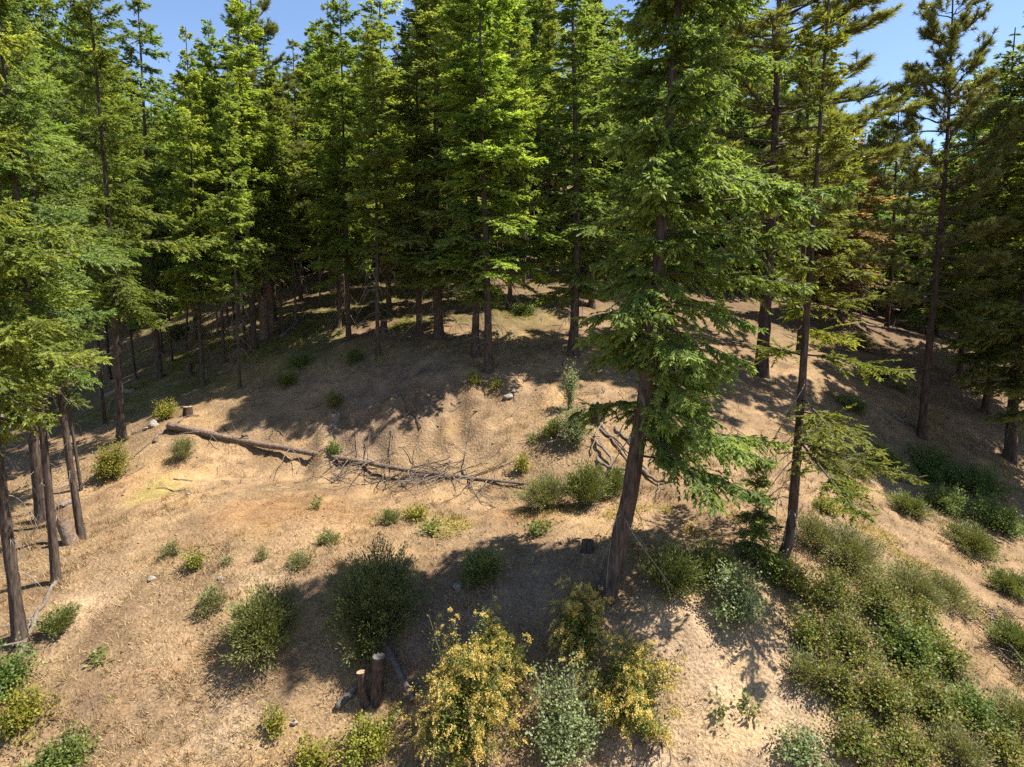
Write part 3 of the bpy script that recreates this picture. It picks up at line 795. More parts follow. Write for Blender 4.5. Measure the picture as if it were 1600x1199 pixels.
for tries in range(4000):                       # slender poles crowding between the larger trunks
    Y = rg.uniform(26.5, 44); px = rg.uniform(200, 960) if rg.random() < .8 else rg.uniform(1340, 1560); q = at(px, 500, Y)
    if 820 < px < 905 and Y < 44: continue
    if px > 1340 and Y < 34: continue
    if 560 < px < 930 and Y < 29: continue
    if min(np.hypot(*(q[:2] - g)) for g in got) < 1.1: continue
    q[2] = h1(q[0], q[1]); H = min(tree_h(q, max(np.interp(px, sx, sy), 0) + rg.uniform(30, 200)), 15)
    if H < 5: continue
    got.append(q[:2]); cnt += 1
    bpx = float(project(q)[0]); key = min(SHORT, key=lambda k_: abs(k_ - bpx))
    deep.append((key, Y, plant_tree(P_mid[3] if rg.random() < .7 else P_mid[1], q, H, 'fir', group='firs deep in the stand', rz=rg.uniform(0, 6.28), tilt=(rg.normal(0, .03), rg.normal(0, .03)), wide=rg.uniform(.4, .62))))
    if cnt >= 215: break
ORD = ['nearest', 'second', 'third', 'fourth', 'fifth', 'sixth', 'seventh', 'eighth', 'ninth', 'tenth', 'eleventh', 'twelfth', 'thirteenth', 'fourteenth', 'fifteenth', 'sixteenth', 'seventeenth', 'eighteenth']
for key in SHORT:
    row = sorted([d for d in deep if d[0] == key], key=lambda d: d[1])
    for r_, d in enumerate(row):
        d[2]['label'] = ORD[min(r_, 17)] + ' fir back in the dark stand behind ' + SHORT[key]
print('FOREST', cnt)
# bare snag in the sky gap
def snag(p, H, label, r0=.09, nbr=40, seed=1):
    rg = np.random.default_rng(seed)
    o = empty('dead_snag', p)
    part('trunk', trunk_mesh('snag_trunk', seed, H, r0, bent_axis(seed, H), M['dead'], 8, 24, 1.2), o)
    z = rg.uniform(H * .25, H * .98, nbr); a = rg.random(nbr) * 6.283; l = (.15 + .75 * (1 - z / H)) * rg.uniform(.4, 1.2, nbr)
    ax = bent_axis(seed, H)(z)
    ss = np.linspace(0, 1, 5)[None]
    P = np.c_[ax, z][:, None] + np.stack([l[:, None] * ss * np.cos(a)[:, None], l[:, None] * ss * np.sin(a)[:, None], -.15 * l[:, None] * ss ** 2 + .1 * l[:, None] * ss], -1)
    v, q = tubes(P, .012 * np.linspace(1, .4, 5)[None] * np.ones((nbr, 1)), 3)
    part('dead_branches', build_mesh('dead_branches', v, q, M['dead'], None, True), o, 'stuff')
    tag(o, label, 'dead tree')
p = G(1368, 498); snag(p, tree_h(p, 138), 'bare grey snag pole standing up in the right sky gap')
for x, y, h, s_, lab in [(372, 500, 5.5, 4, 'bare thin grey pole left of the thick dark trunk'), (500, 470, 6.0, 6, 'bare grey pole with drooping twigs in the left stand'), (462, 505, 5.0, 8, 'short bare pole right of the broken stubs'),
                        (340, 520, 7.0, 9, 'leafless grey pole among the far left trunks'), (700, 470, 7.5, 10, 'leafless pole behind the thick stubby trunk'), (820, 450, 6.5, 11, 'leafless pole near the lit saddle'),
                        (575, 460, 8.0, 12, 'leafless pole between the smooth trunk and slim middle fir')]:
    snag(G(x, y), h, lab, .05, 26, s_)

# ------------------------------------------------------------------ shrubs
def shrub(px, py, rx, rz, style, label, seed, group=None, name='shrub', cat='shrub', ry=None, pos=None):
    rg = np.random.default_rng(seed)
    p = G(px, py) if pos is None else pos
    ry = ry or rx
    ST = {  # leaf length, half width, leaves per m2, spread, upright, colours, material, stems per m2
        'bitter': (.06, .0095, 4700, .05, .72, ((.085, .105, .026), (.185, .20, .058)), 'sage', 60),
        'pale': (.05, .0085, 4000, .05, .75, ((.115, .13, .05), (.23, .225, .09)), 'sage', 60),
        'ocean': (.038, .014, 4000, .08, .15, ((.075, .105, .016), (.19, .21, .035)), 'leaf', 30),
        'service': (.046, .019, 1700, .10, .2, ((.11, .15, .065), (.24, .28, .13)), 'leaf', 26),
        'olive': (.044, .017, 2100, .085, .2, ((.060, .088, .014), (.19, .20, .038)), 'leaf', 30),
        'yellow': (.05, .018, 2600, .09, .25, ((.13, .16, .02), (.26, .25, .035)), 'leaf', 24),
        'green': (.05, .018, 2400, .09, .25, ((.060, .105, .020), (.15, .19, .042)), 'leaf', 24),
        'forb': (.085, .026, 700, .06, .55, ((.10, .135, .04), (.21, .225, .08)), 'leaf', 10),
    }[style]
    ll, lw, dens, spread, upr, col, mat, sd_ = ST
    area = math.pi * rx * ry + 2.2 * rz * (rx + ry)
    ns = int(max(14, sd_ * area * .8)); nl = int(max(60, dens * area * .55))
    az = rg.random(ns) * 6.283; rf = rg.random(ns) ** .55
    lump = .72 + .55 * np.abs(np.sin(az * 1.5 + rg.random() * 6)) * .5 + rg.uniform(-.12, .2, ns)
    E = np.c_[rx * rf * np.cos(az) * (.85 + .25 * rg.random(ns)), ry * rf * np.sin(az) * (.85 + .25 * rg.random(ns)), rz * np.sqrt(np.maximum(.05, 1 - .8 * rf ** 2)) * lump]
    lo_ = .78 if style in ('bitter', 'pale') else .62
    E *= rg.uniform(lo_, 1.1, (ns, 1)); stray = rg.random(ns) < (.04 if style in ('bitter', 'pale') else .14); E[stray] *= rg.uniform(1.1, 1.4, (stray.sum(), 1))
    gz = lambda q: height(p[0] + q[:, 0], p[1] + q[:, 1]) - p[2]
    E[:, 2] += np.clip(gz(E), -.6 * rz - .2, .6 * rz + .2) * .8
    B = E * np.array((.16, .16, 0)) + rg.normal(0, .04, (ns, 3)) * np.array((1, 1, 0)); B[:, 2] = gz(B) - .06
    ss = np.linspace(0, 1, 5)
    kx = ss ** 1.35; kz = ss ** .8
    P = B[:, None] + (E - B)[:, None] * np.stack([kx, kx, kz], -1)[None] + rg.normal(0, .02, (ns, 5, 3)) * ss[None, :, None]
    R = (.004 + .006 * np.linalg.norm(E, axis=1))[:, None] * np.linspace(1, .3, 5)[None]
    o = empty(name, p)
    tag(o, label, cat, group)
    v, q = tubes(P, np.minimum(R * (.6 if style in ('bitter', 'pale') else 1), .02), 3)
    part('stems', build_mesh('stems', v, q, M['stem'], None, True), o, 'stuff')
    i = rg.integers(0, ns, nl); s_ = .32 + .68 * rg.random(nl) ** .75
    f = s_ * 4; k = np.minimum(f.astype(int), 3); fr = (f - k)[:, None]
    pos_ = P[i, k] * (1 - fr) + P[i, k + 1] * fr
    T = nrm(P[i, k + 1] - P[i, k])
    off = rg.normal(0, 1, (nl, 3)) * spread * rg.uniform(.3, 1.2, (nl, 1))
    Bp = pos_ + off
    D = nrm(T * upr * 1.4 + rg.normal(0, 1, (nl, 3)) * (1 - upr) * .8 + nrm(off) * .5 + np.array((0, 0, .25 * upr - .1)))
    upv = np.array((0, 0, 1.0)) + rg.normal(0, .5, (nl, 3)) + (pos_ * np.array((1, 1, 0))) * .6
    gnd = height(p[0] + Bp[:, 0], p[1] + Bp[:, 1]) - p[2]
    ok = Bp[:, 2] > gnd - .01
    Bp, D, upv, i = Bp[ok], D[ok], upv[ok], i[ok]; nl = len(Bp)
    V, Tn = leaves(Bp, D, ll * rg.uniform(.6, 1.35, nl), lw * rg.uniform(.7, 1.3, nl), upv, .25, .5)
    st = rg.random(ns)
    ff = np.clip(st[i] * .75 + rg.random(nl) * .35, 0, 1)[:, None]
    cc = (np.array(col[0]) * (1 - ff) + np.array(col[1]) * ff) * rg.uniform(.8, 1.2, (nl, 1))
    if style in ('olive', 'yellow'):
        br = rg.random(nl) < (.10 if style == 'olive' else .12); cc[br] = np.array((.24, .15, .045)) * rg.uniform(.6, 1.3, (br.sum(), 1))
    part('foliage', build_mesh('foliage', V, Tn, M[mat], np.repeat(cc, 4, axis=0)), o, 'stuff')
    if style == 'ocean':
        np_ = int(area * 62); j = rg.choice(np.nonzero(E[:, 2] > -9)[0], np_)
        base = E[j] * rg.uniform(.86, 1.06, (np_, 1)) + rg.normal(0, .05, (np_, 3))
        nrml = nrm(base * np.array((1 / rx ** 2, 1 / ry ** 2, 1 / max(rz, .2) ** 2)))
        per = 58; ti = np.repeat(np.arange(np_), per); m = len(ti)
        u = rg.random(m); pl = rg.uniform(.08, .17, np_)
        ax = nrm(nrml * .7 + np.array((0, 0, -.15)) + rg.normal(0, .3, (np_, 3)))
        cen = base[ti] + ax[ti] * (u * pl[ti])[:, None]; cen[:, 2] -= u ** 2 * pl[ti] * .8
        cen += rg.normal(0, 1, (m, 3)) * (.023 * (1.15 - u))[:, None]
        Dd = nrm(rg.normal(0, 1, (m, 3)) + ax[ti] + np.array((0, 0, -.5)))
        V, Tn = leaves(cen, Dd, rg.uniform(.014, .032, m), rg.uniform(.006, .0105, m), rg.normal(0, 1, (m, 3)), 0, .5)
        tt = rg.random(np_)[ti][:, None]
        cp = (np.array((.45, .345, .085)) * (1 - tt) + np.array((.60, .48, .175)) * tt) * rg.uniform(.8, 1.15, (m, 1))
        part('flower_plumes', build_mesh('flower_plumes', V, Tn, M['plume'], np.repeat(cp, 4, axis=0)), o, 'stuff')
    return o

BIT = 'bitterbrush on the open slope'
SH = [  # px, py of foot, radius, height, style, label
    (410, 1015, .78, .95, 'bitter', 'bushy olive bitterbrush in sun left of the big dark bush'),
    (585, 985, 1.0, 1.25, 'bitter', 'largest round bitterbrush, mostly shaded, above the two stumps'),
    (752, 908, .52, .5, 'bitter', 'low shaded bitterbrush right of the largest round bush'),
    (286, 718, .42, .65, 'pale', 'grey-green bitterbrush in front of the fallen log butt'),
    (850, 795, .75, .75, 'pale', 'wide grey-green bush covering the thin end of the fallen log'),
    (915, 790, .6, .95, 'bitter', 'upright green bush beside the thin end of the log'),
    (815, 738, .22, .45, 'yellow', 'small yellow-green tuft above the log near its thin end'),
    (958, 772, .4, .6, 'bitter', 'small dark bush under the root tangle'),
    (307, 888, .2, .34, 'yellow', 'small bright green tuft with shadow on the left slope'),
    (266, 868, .2, .26, 'pale', 'small grey tuft left of the bright green tuft'),
    (332, 955, .3, .4, 'pale', 'grey tuft with its own shadow left of the sunny bitterbrush'),
    (93, 985, .34, .4, 'bitter', 'grey-green tuft right of the stout left-edge fir'),
    (515, 850, .3, .22, 'pale', 'flat grey cushion on the bench edge'),
    (470, 882, .28, .22, 'pale', 'grey cushion above the sunny bitterbrush'),
    (410, 872, .16, .18, 'pale', 'smallest grey cushion on the bench edge'),
    (605, 818, .36, .3, 'pale', 'grey-green low plant left of the yellow-green pair on the bench'),
    (645, 812, .32, .28, 'yellow', 'yellow-green low plant in the middle of the bench'),
    (672, 832, .26, .2, 'forb', 'leafy low forb below the yellow-green plant on the bench'),
    (840, 835, .3, .25, 'forb', 'leafy forb at the upper edge of the tree shadow'),
    (495, 795, .16, .2, 'forb', 'lone green forb on the dry bench'),
    (355, 880, .14, .14, 'pale', 'tiny grey tuft on the left slope'),
    (160, 1030, .22, .14, 'forb', 'low grey-green leaves on the lower left slope'),
]
for i, a in enumerate(SH): shrub(*a, seed=300 + i, group=BIT if a[4] in ('bitter', 'pale') else None)
SH2 = [
    (728, 1165, .86, 1.35, 'ocean', 'large shrub covered in tan flower plumes at the bottom middle'),
    (770, 1075, .55, 1.0, 'ocean', 'plume-covered shrub half in shade behind the large tan one'),
    (985, 1120, .72, 1.0, 'ocean', 'tan-plumed shrub at the top of the sandy cut'),
    (905, 1015, .52, .95, 'ocean', 'shaded plumed shrub just left of the big fir foot'),
    (880, 1175, .72, 1.05, 'service', 'open grey-green leafy shrub between the two tan-plumed shrubs'),
    (1150, 965, .62, .85, 'service', 'silvery-leaved shrub below the curved-foot fir'),
    (1250, 1190, .42, .5, 'service', 'compact pale green shrub at the bottom of the sandy cut'),
    (1050, 925, .62, .75, 'bitter', 'dark shaded bush right of the big fir foot'),
    (1110, 915, .55, .7, 'bitter', 'dark bush between the shaded bush and the silvery shrub'),
    (1210, 905, .4, .45, 'green', 'green sprigs around the curved fir foot'),
    (898, 688, .62, 1.0, 'service', 'leafy shrub growing over the old stump on the bank'),
    (890, 640, .22, 1.35, 'service', 'tall thin leafy stem rising behind the stump shrub'),
    (865, 680, .4, .4, 'bitter', 'dark low bush left of the stump shrub'),
    (175, 748, .62, .95, 'yellow', 'yellow-green bush at the foot of the sunlit fir'),
    (260, 655, .42, .55, 'yellow', 'small yellow bush at the mossy edge left of the log butt'),
    (640, 445, .6, .8, 'yellow', 'bright yellow-green bush up among the middle trunks'),
    (470, 572, .5, .35, 'green', 'low green patch of leaves on the left bank top'),
    (555, 566, .45, .4, 'green', 'bright green low plant left of the slim middle fir'),
    (522, 636, .3, .45, 'bitter', 'dull green tuft halfway down the shaded bank'),
    (523, 714, .26, .42, 'green', 'fresh green sprig just behind the middle of the log'),
    (742, 600, .26, .22, 'yellow', 'little yellow-green plant under the tall brow fir'),
    (775, 606, .22, .2, 'yellow', 'little plant right of the tall brow fir foot'),
    (450, 600, .5, .3, 'bitter', 'dark mat of brush on the shaded left bank'),
    (820, 490, .6, .4, 'green', 'low green brush on the upper rise'),
    (280, 530, .8, .7, 'green', 'green bush in the shaded left woods'),
    (440, 450, .6, .6, 'yellow', 'small yellow-green bush far up the left stand'),
    (430, 1145, .17, .36, 'yellow', 'small upright bright green plant on the lower slope'),
    (490, 1199, .36, .3, 'yellow', 'bright green low bush at the bottom edge'),
    (575, 1175, .46, .42, 'yellow', 'bright green loose bush below the two stumps'),
    (5, 1085, .6, .6, 'green', 'blue-green bush in the lower left corner, upper one'),
    (35, 1130, .55, .4, 'yellow', 'yellow leafed bush in the lower left corner'),
    (95, 1195, .6, .3, 'green', 'dark green low bush on the bottom left edge'),
    (835, 690, .18, .2, 'forb', 'tiny forb on the bare bank'),
    (572, 1032, .3, .3, 'forb', 'large-leaved grey-green plant against the taller stump'),
    (1125, 1120, .16, .12, 'forb', 'lone green sprig on the sandy cut'),
    (1170, 1110, .18, .14, 'forb', 'right green sprig on the sandy cut'),
]
for i, a in enumerate(SH2): shrub(*a, seed=400 + i)
TH = 'shrubs of the right bank thicket'
for i, (px, py, rx, rz, lab) in enumerate([
    (1250, 930, .5, .6, 'olive thicket shrub nearest the curved fir foot'), (1300, 945, .6, .7, 'olive thicket shrub below the feathery pale brush'),
    (1375, 960, .7, .75, 'olive thicket shrub at the top right below the pale brush'), (1265, 1010, .5, .6, 'brown-tinged olive shrub on the left side of the thicket'),
    (1330, 1030, .65, .75, 'tallest olive shrub in the upper middle of the thicket'), (1420, 1035, .7, .7, 'green-olive shrub right of the thicket middle'),
    (1480, 1050, .55, .6, 'olive shrub on the right flank of the thicket'), (1310, 1090, .55, .6, 'olive shrub low on the left of the thicket by the sandy cut'),
    (1380, 1110, .65, .7, 'olive shrub at the centre of the lower thicket'), (1455, 1120, .65, .65, 'olive shrub right of the lower thicket centre'),
    (1520, 1125, .5, .5, 'olive shrub at the lower right flank of the thicket'), (1340, 1180, .55, .55, 'olive shrub on the bottom edge right of the compact pale shrub'),
    (1420, 1190, .6, .5, 'olive shrub on the bottom edge at the thicket foot'), (1500, 1195, .55, .5, 'olive shrub on the bottom edge near the right corner'),
    (1445, 985, .45, .5, 'small olive shrub beside the pale gully-lip brush'), (1570, 1190, .45, .4, 'green shrub in the bottom right corner')]):
    shrub(px, py, rx * .93, rz, 'green' if i in (5, 10) else 'pale' if i == 13 else 'olive', lab.replace('olive', 'leafy') if i in (5, 10, 13) else lab, 500 + i, group=TH)
RB = 'pale brush on the right shoulder'
for i, (px, py, rx, rz, st, lab) in enumerate([
    (1330, 885, .85, .7, 'pale', 'feathery pale brush just above the right thicket'),
    (1270, 850, .5, .55, 'pale', 'pale brush right of the curved fir foot'),
    (1430, 935, .7, .55, 'pale', 'pale feathery brush on the right shoulder, left of the grey-stemmed one'),
    (1485, 945, .55, .5, 'pale', 'pale brush with grey stems at the gully lip'),
    (1575, 930, .5, .5, 'bitter', 'grey-green brush at the right edge above the bare twigs'),
    (1585, 1020, .55, .5, 'bitter', 'dull brush on the right edge beside the thicket'),
    (1590, 1140, .55, .5, 'pale', 'pale brush low on the right edge'),
    (1255, 1070, .36, .45, 'pale', 'grey-green brush at the left foot of the thicket'),
    (1300, 735, .5, .55, 'pale', 'pale upright brush right of the curved-foot fir trunk'),
    (1345, 745, .45, .5, 'pale', 'pale upright brush at the shadow edge by the gully'),
    (1345, 545, .9, .7, 'pale', 'pale sage clump high on the right ridge'),
    (1380, 590, .7, .5, 'pale', 'sage clump below the ridge-top clump'),
    (1405, 610, .5, .4, 'pale', 'small sage clump left of the lone pine trunk'),
    (1330, 640, .6, .4, 'bitter', 'dull brush on the sunny right slope'),
    (1290, 800, .4, .3, 'yellow', 'yellow-green low plant right of the curved-foot fir'),
    (1330, 770, .4, .25, 'yellow', 'yellow low plant on the right slope'),
]): shrub(px, py, rx, rz, st, lab, 600 + i, group=RB)
GU = 'dark shrubs in the right gully'
for i, (px, py, rx, rz, lab) in enumerate([
    (1385, 735, .8, .6, 'dark brush at the left head of the shaded gully'), (1455, 745, 1.0, .7, 'dark green bush below the lone pine foot'),
    (1530, 770, 1.0, .7, 'dark green bush in the gully left of the edge fir'), (1480, 800, .8, .6, 'green bush low in the shaded gully'),
    (1560, 830, .9, .7, 'dark bush at the right edge of the gully'), (1420, 800, .6, .4, 'dim brush on the near gully side'),
    (1520, 860, .7, .5, 'dim green brush above the pale gully lip')]):
    shrub(px, py, rx, rz, 'green' if i in (1, 2, 3, 4) else 'bitter', lab, 700 + i, group=GU)

# ------------------------------------------------------------------ fallen log with its dead branches
rg = np.random.default_rng(21)
lp = [(270, 668), (300, 680), (345, 694), (430, 709), (520, 722), (620, 735), (720, 749), (780, 757), (842, 767)]
LPt = np.array([G(*a) for a in lp]); rad = np.array([.115, .108, .10, .092, .08, .066, .052, .04, .028])
LPt[:, 2] += rad * np.array([.9, .8, .7, .8, 1.0, 1.3, 1.6, 1.9, 2.0])
tt = np.linspace(0, 8, 50); LP = np.stack([np.interp(tt, np.arange(9), LPt[:, k]) for k in range(3)], -1); LR = np.interp(tt, np.arange(9), rad)
tl0 = np.linspace(0, 1, 50); LP = LPt[0] * (1 - tl0)[:, None] + LPt[-1] * tl0[:, None]
LP[:, 0] = np.interp(tt, np.arange(9), LPt[:, 0]); pf = np.polyfit(LPt[:, 0], LPt[:, 1], 2); LP[:, 1] = np.polyval(pf, LP[:, 0])
gz_ = height(LP[:, 0], LP[:, 1]) + LR * .8; pz = np.polyfit(LP[:, 0], gz_, 3); LP[:, 2] = np.maximum(np.polyval(pz, LP[:, 0]) + .03, height(LP[:, 0], LP[:, 1]) + LR * .45)
LP[:, 2] = np.convolve(np.pad(LP[:, 2], 5, 'edge'), np.ones(11) / 11, 'valid') + .02
log = empty('fallen_log', LPt[0]); L0 = LPt[0]
a = Acc(); add_tube(a, LP - L0, LR, 12, True, None, .05, 3)
part('log_trunk', a.mesh('log_trunk', M['log']), log)
a = Acc(); add_tube(a, [LP[0] - L0 + np.array((.02, .0, 0)), LP[0] - L0 + np.array((-.02, .03, 0))], [.108, .098], 12, True, None, .04)
part('sawn_end', a.mesh('sawn_end', M['cut']), log)
for k in range(60):
    u = rg.uniform(8, 48) if k < 24 else rg.uniform(24, 40)
    c = LP[int(u)] - L0; th = rg.random() * 6.28
    ln = rg.uniform(.35, 1.5) if k % 3 else rg.uniform(1.0, 2.0)
    d = nrm(np.array((math.cos(th) * .9 + .35, math.sin(th) * 1.0 - .25, rg.uniform(-.05, .38))))
    n = 7; ss = np.linspace(0, 1, n)[:, None]
    bend = rg.normal(0, .22, 3) * np.array((1, 1, .4)) + np.array((0, 0, -.35))
    P = c + d * ss * ln + bend * ss ** 2 * ln + rg.normal(0, .012, (n, 3)) * ss
    gz = height(P[:, 0] + L0[0], P[:, 1] + L0[1]) - L0[2]
    P[:, 2] = np.maximum(P[:, 2], gz + .015)
    a = Acc(); add_tube(a, P, np.linspace(.007 + .008 * ln, .004, n), 5, False)
    j = rg.integers(2, 5); P2 = P[j] + nrm(d + rg.normal(0, .5, 3)) * np.linspace(0, ln * .4, n)[:, None]
    P2[:, 2] = np.maximum(P2[:, 2], height(P2[:, 0] + L0[0], P2[:, 1] + L0[1]) - L0[2] + .012)
    add_tube(a, P2, np.linspace(.007, .003, n), 4, False)
    part('dead_branch', a.mesh('dead_branch', M['dead'] if k % 4 else M['limb'], True), log)
tag(log, 'long fallen tree trunk with broken dead branches along the foot of the bank', 'fallen log')

def stick(px0, py0, px1, py1, r0, r1, label, mat='dead', lift=.04, name='fallen_branch', cat='fallen branch', arch=0.0, wob=.04, twigs=3, seed=0, group=None):
    rg = np.random.default_rng(seed)
    A, B = G(px0, py0), G(px1, py1); n = 9; ss = np.linspace(0, 1, n)[:, None]
    P = A + (B - A) * ss + rg.normal(0, wob, (n, 3)) * np.array((1, 1, .2))
    P[:, 2] = height(P[:, 0], P[:, 1]) + lift + arch * np.sin(ss[:, 0] * np.pi)
    o = empty(name, A); P = P - A
    a = Acc(); add_tube(a, P, np.linspace(r0, r1, n), 8, True, None, .06, seed)
    part('main_stem', a.mesh('main_stem', M[mat], True), o)
    for k in range(twigs):
        j = rg.integers(2, 7); d = nrm((B - A) * .6 + rg.normal(0, .8, 3) * np.linalg.norm(B - A) * .5 + np.array((0, 0, .2)))
        Q = P[j] + d * np.linspace(0, rg.uniform(.3, .9), 5)[:, None]
        Q[:, 2] = np.maximum(Q[:, 2], height(Q[:, 0] + A[0], Q[:, 1] + A[1]) - A[2] + .01)
        a = Acc(); add_tube(a, Q, np.linspace(r1 * .8, .004, 5), 5, False)
        part('twig', a.mesh('twig', M[mat], True), o)
    tag(o, label, cat, group)
stick(88, 912, 30, 1012, .045, .03, 'pale barkless stick lying beside the stout left-edge fir', twigs=4, seed=1)
stick(62, 970, 20, 1048, .05, .03, 'pale broken stick end pointing into the lower left bush', twigs=2, seed=2)
stick(240, 690, 285, 655, .06, .04, 'dry pole lying behind the log butt', 'log', twigs=1, seed=3)
stick(440, 528, 470, 500, .09, .06, 'bleached fallen log on the mossy left rise', twigs=3, seed=4)
stick(380, 690, 430, 706, .05, .03, 'split slab of bark wood lying along the log', 'log', seed=5, twigs=0, lift=.2)
stick(90, 800, 118, 782, .09, .08, 'grey log in tree shade at the left edge', 'dead', seed=6, twigs=0)
stick(170, 618, 212, 610, .12, .1, 'grey log lying in the shaded left woods', 'dead', seed=8, twigs=0)
stick(1395, 650, 1432, 668, .06, .03, 'bleached stick in the shade left of the lone pine foot', seed=9, twigs=4)
stick(1380, 742, 1430, 760, .05, .02, 'grey stick lying in the shaded gully', seed=10, twigs=3)
stick(1520, 700, 1560, 712, .06, .03, 'grey stick left of the right-edge fir foot', seed=11, twigs=3)
stick(1345, 508, 1420, 520, .08, .05, 'fallen pole across the far right ridge', 'dead', seed=12, twigs=3)
stick(655, 668, 625, 620, .02, .012, 'thin dark stick stuck on the shaded bank', 'limb', seed=13, twigs=2)
stick(1440, 620, 1475, 640, .03, .01, 'curved dead limb beside the lone pine trunk', 'dead', seed=14, arch=.5, twigs=2)
# heaps of dead brush
def brush_heap(px, py, n, rad, label, seed, mat='dead', grey=True, zr=.35):
    rg = np.random.default_rng(seed); c = G(px, py); o = empty('brush_heap', c)
    for k in range(n):
        th = rg.random() * 6.28; q = rg.normal(0, rad * .45, 2); ln = rg.uniform(.4, 1.3) * rad
        m = 6; ss = np.linspace(-.5, .5, m)[:, None]
        P = np.array((q[0], q[1], 0)) + np.array((math.cos(th), math.sin(th) * .8, 0)) * ss * ln + rg.normal(0, .03, (m, 3))
        P[:, 2] = height(P[:, 0] + c[0], P[:, 1] + c[1]) - c[2] + rg.uniform(0, zr) + rg.uniform(-.35, .35) * ss[:, 0] * ln
        P[:, 2] = np.maximum(P[:, 2], height(P[:, 0] + c[0], P[:, 1] + c[1]) - c[2] + .01)
        a = Acc(); add_tube(a, P, np.linspace(rg.uniform(.008, .02), .004, m), 4, False)
        part('stick', a.mesh('stick', M['dead'] if rg.random() < .6 else M['limb'], True), o)
    tag(o, label, 'brush pile')
brush_heap(648, 752, 40, 1.0, 'tangled heap of grey dead branches against the middle of the log', 31)
brush_heap(560, 745, 24, 1.3, 'scatter of thin dead branches in front of the log', 32, zr=.12)
brush_heap(770, 775, 18, .9, 'few dead branches near the thin end of the log', 33, zr=.15)
brush_heap(700, 742, 18, .7, 'dead twigs behind the log right of the heap', 34, zr=.3)
brush_heap(1560, 985, 26, .5, 'bleached bare twigs of a dead bush at the right edge', 35, zr=.4)
brush_heap(1590, 1060, 20, .5, 'grey dead twigs lower on the right edge', 36, zr=.3)
brush_heap(1000, 1150, 30, .45, 'dry twigs hanging under the tan-plumed shrub on the cut', 37, zr=.3)
brush_heap(470, 500, 14, .8, 'dead sticks beside the bleached log on the rise', 38, zr=.15)

# root tangle and stumps
rg = np.random.default_rng(77)
rc = G(960, 705); o = empty('root_tangle', rc)
for k, path in enumerate([
    [(928, 655), (945, 672), (965, 700), (985, 728), (1000, 745)], [(935, 670), (960, 690), (985, 715), (1010, 735)],
    [(932, 720), (945, 735), (958, 742), (985, 742), (1005, 735)], [(1000, 735), (1015, 750), (1030, 758), (1052, 755)],
    [(925, 690), (940, 705), (955, 725), (950, 742)], [(960, 672), (985, 695), (1005, 722)], [(940, 660), (930, 690), (925, 715)],
    [(880, 690), (862, 702), (848, 706)], [(1030, 758), (1028, 775), (1020, 790)]]):
    P = np.array([G(*q) for q in path]); t0 = np.linspace(0, len(P) - 1, 12)
    P = np.stack([np.interp(t0, np.arange(len(P)), P[:, j]) for j in range(3)], -1) + rg.normal(0, .018, (12, 3))
    P[:, 2] = height(P[:, 0], P[:, 1]) + .04 + rg.normal(0, .012, 12) + rg.uniform(.0, .16) * np.sin(np.linspace(0, 3.1, 12))
    r = rg.uniform(.028, .058) if k not in (8,) else .015
    a = Acc(); add_tube(a, P - rc, np.linspace(r, r * .45, 12), 8, True, None, .08, k)
    part('root', a.mesh('root', M['dead' if k % 3 else 'log'], True), o)
tag(o, 'twisted grey root tangle lying left of the big leaning trunk', 'roots')

def stump(px, py, r, h, label, seed, mat='log', jag=0.0, tilt=(0, 0), topmat='cut', name='tree_stump', flare=1.25):
    rg = np.random.default_rng(seed); p = G(px, py); o = empty(name, p)
    n = 12; m = 18; z = np.concatenate([[-.3], np.linspace(0, h, n - 1)])
    rr = r * (1 + (flare - 1) * np.exp(-np.maximum(z, 0) / (r * 1.3)))
    P = np.c_[tilt[0] * z, tilt[1] * z, z]
    V, Q = tubes(P[None], rr[None], m)
    cen = np.repeat(P, m, axis=0); an = np.tile(np.arange(m), n)
    V = cen + (V - cen) * (1 + .16 * (vnoise(an * 1.3 + seed, np.repeat(z, m) * 3, seed) - .5) + rg.normal(0, .02, len(an)))[:, None]
    top = np.arange((n - 1) * m, n * m)
    if jag: V[top, 2] += rg.uniform(-.5, .5, m) * jag
    part('stump_wood', build_mesh('stump_wood', V, Q, M[mat], None, True), o)
    ring = V[top]; c = ring.mean(0) + np.array((0, 0, -.02 if not jag else -.35 * jag))
    part('cut_top', build_mesh('cut_top', np.vstack([ring * .999 + np.array((0, 0, .002)), c]), np.c_[np.arange(m), (np.arange(m) + 1) % m, np.full(m, m)], M[topmat]), o)
    tag(o, label, 'stump')
    return o
stump(588, 1098, .10, .8, 'taller dark-barked stump of the pair, grey weathered top', 1, 'stumpbark', .03, (.08, 0), 'grey', flare=1.0)
stump(571, 1103, .07, .58, 'shorter stump with a clean sawn top beside the taller one', 2, 'stumpbark', 0, (-.10, 0), 'cut', flare=1.05)
stump(294, 648, .14, .26, 'low reddish sawn stump at the left end of the bank', 3, 'bark_red', .03)
stump(934, 658, .15, .5, 'old split stump hidden in the leafy shrub on the bank', 4, 'stumpbark', .15, (0, 0), 'log')
stump(413, 528, .17, 1.6, 'left broken stub standing by the thick dark trunk', 5, 'log', .3)
stump(424, 520, .13, 2.1, 'right and taller broken mossy stub by the thick dark trunk', 6, 'log', .4)
stump(600, 520, .13, .45, 'small dark stump behind the slim middle fir', 7, 'bark', .05)
stump(918, 862, .11, .22, 'small dark stump in the tree shadow left of the big trunk', 8, 'bark', .02, (0, 0), 'bark')
stump(112, 848, .14, .55, 'forked grey stub leaning off the forked-foot fir', 9, 'log', .2, (-.35, 0))
stump(296, 588, .12, .5, 'dark rotten stump in the mossy shade', 10, 'bark', .12, (0, 0), 'bark')
stump(522, 655, .16, .18, 'small weathered stump halfway down the shaded bank', 11, 'dead', .08, (0, 0), 'grey')

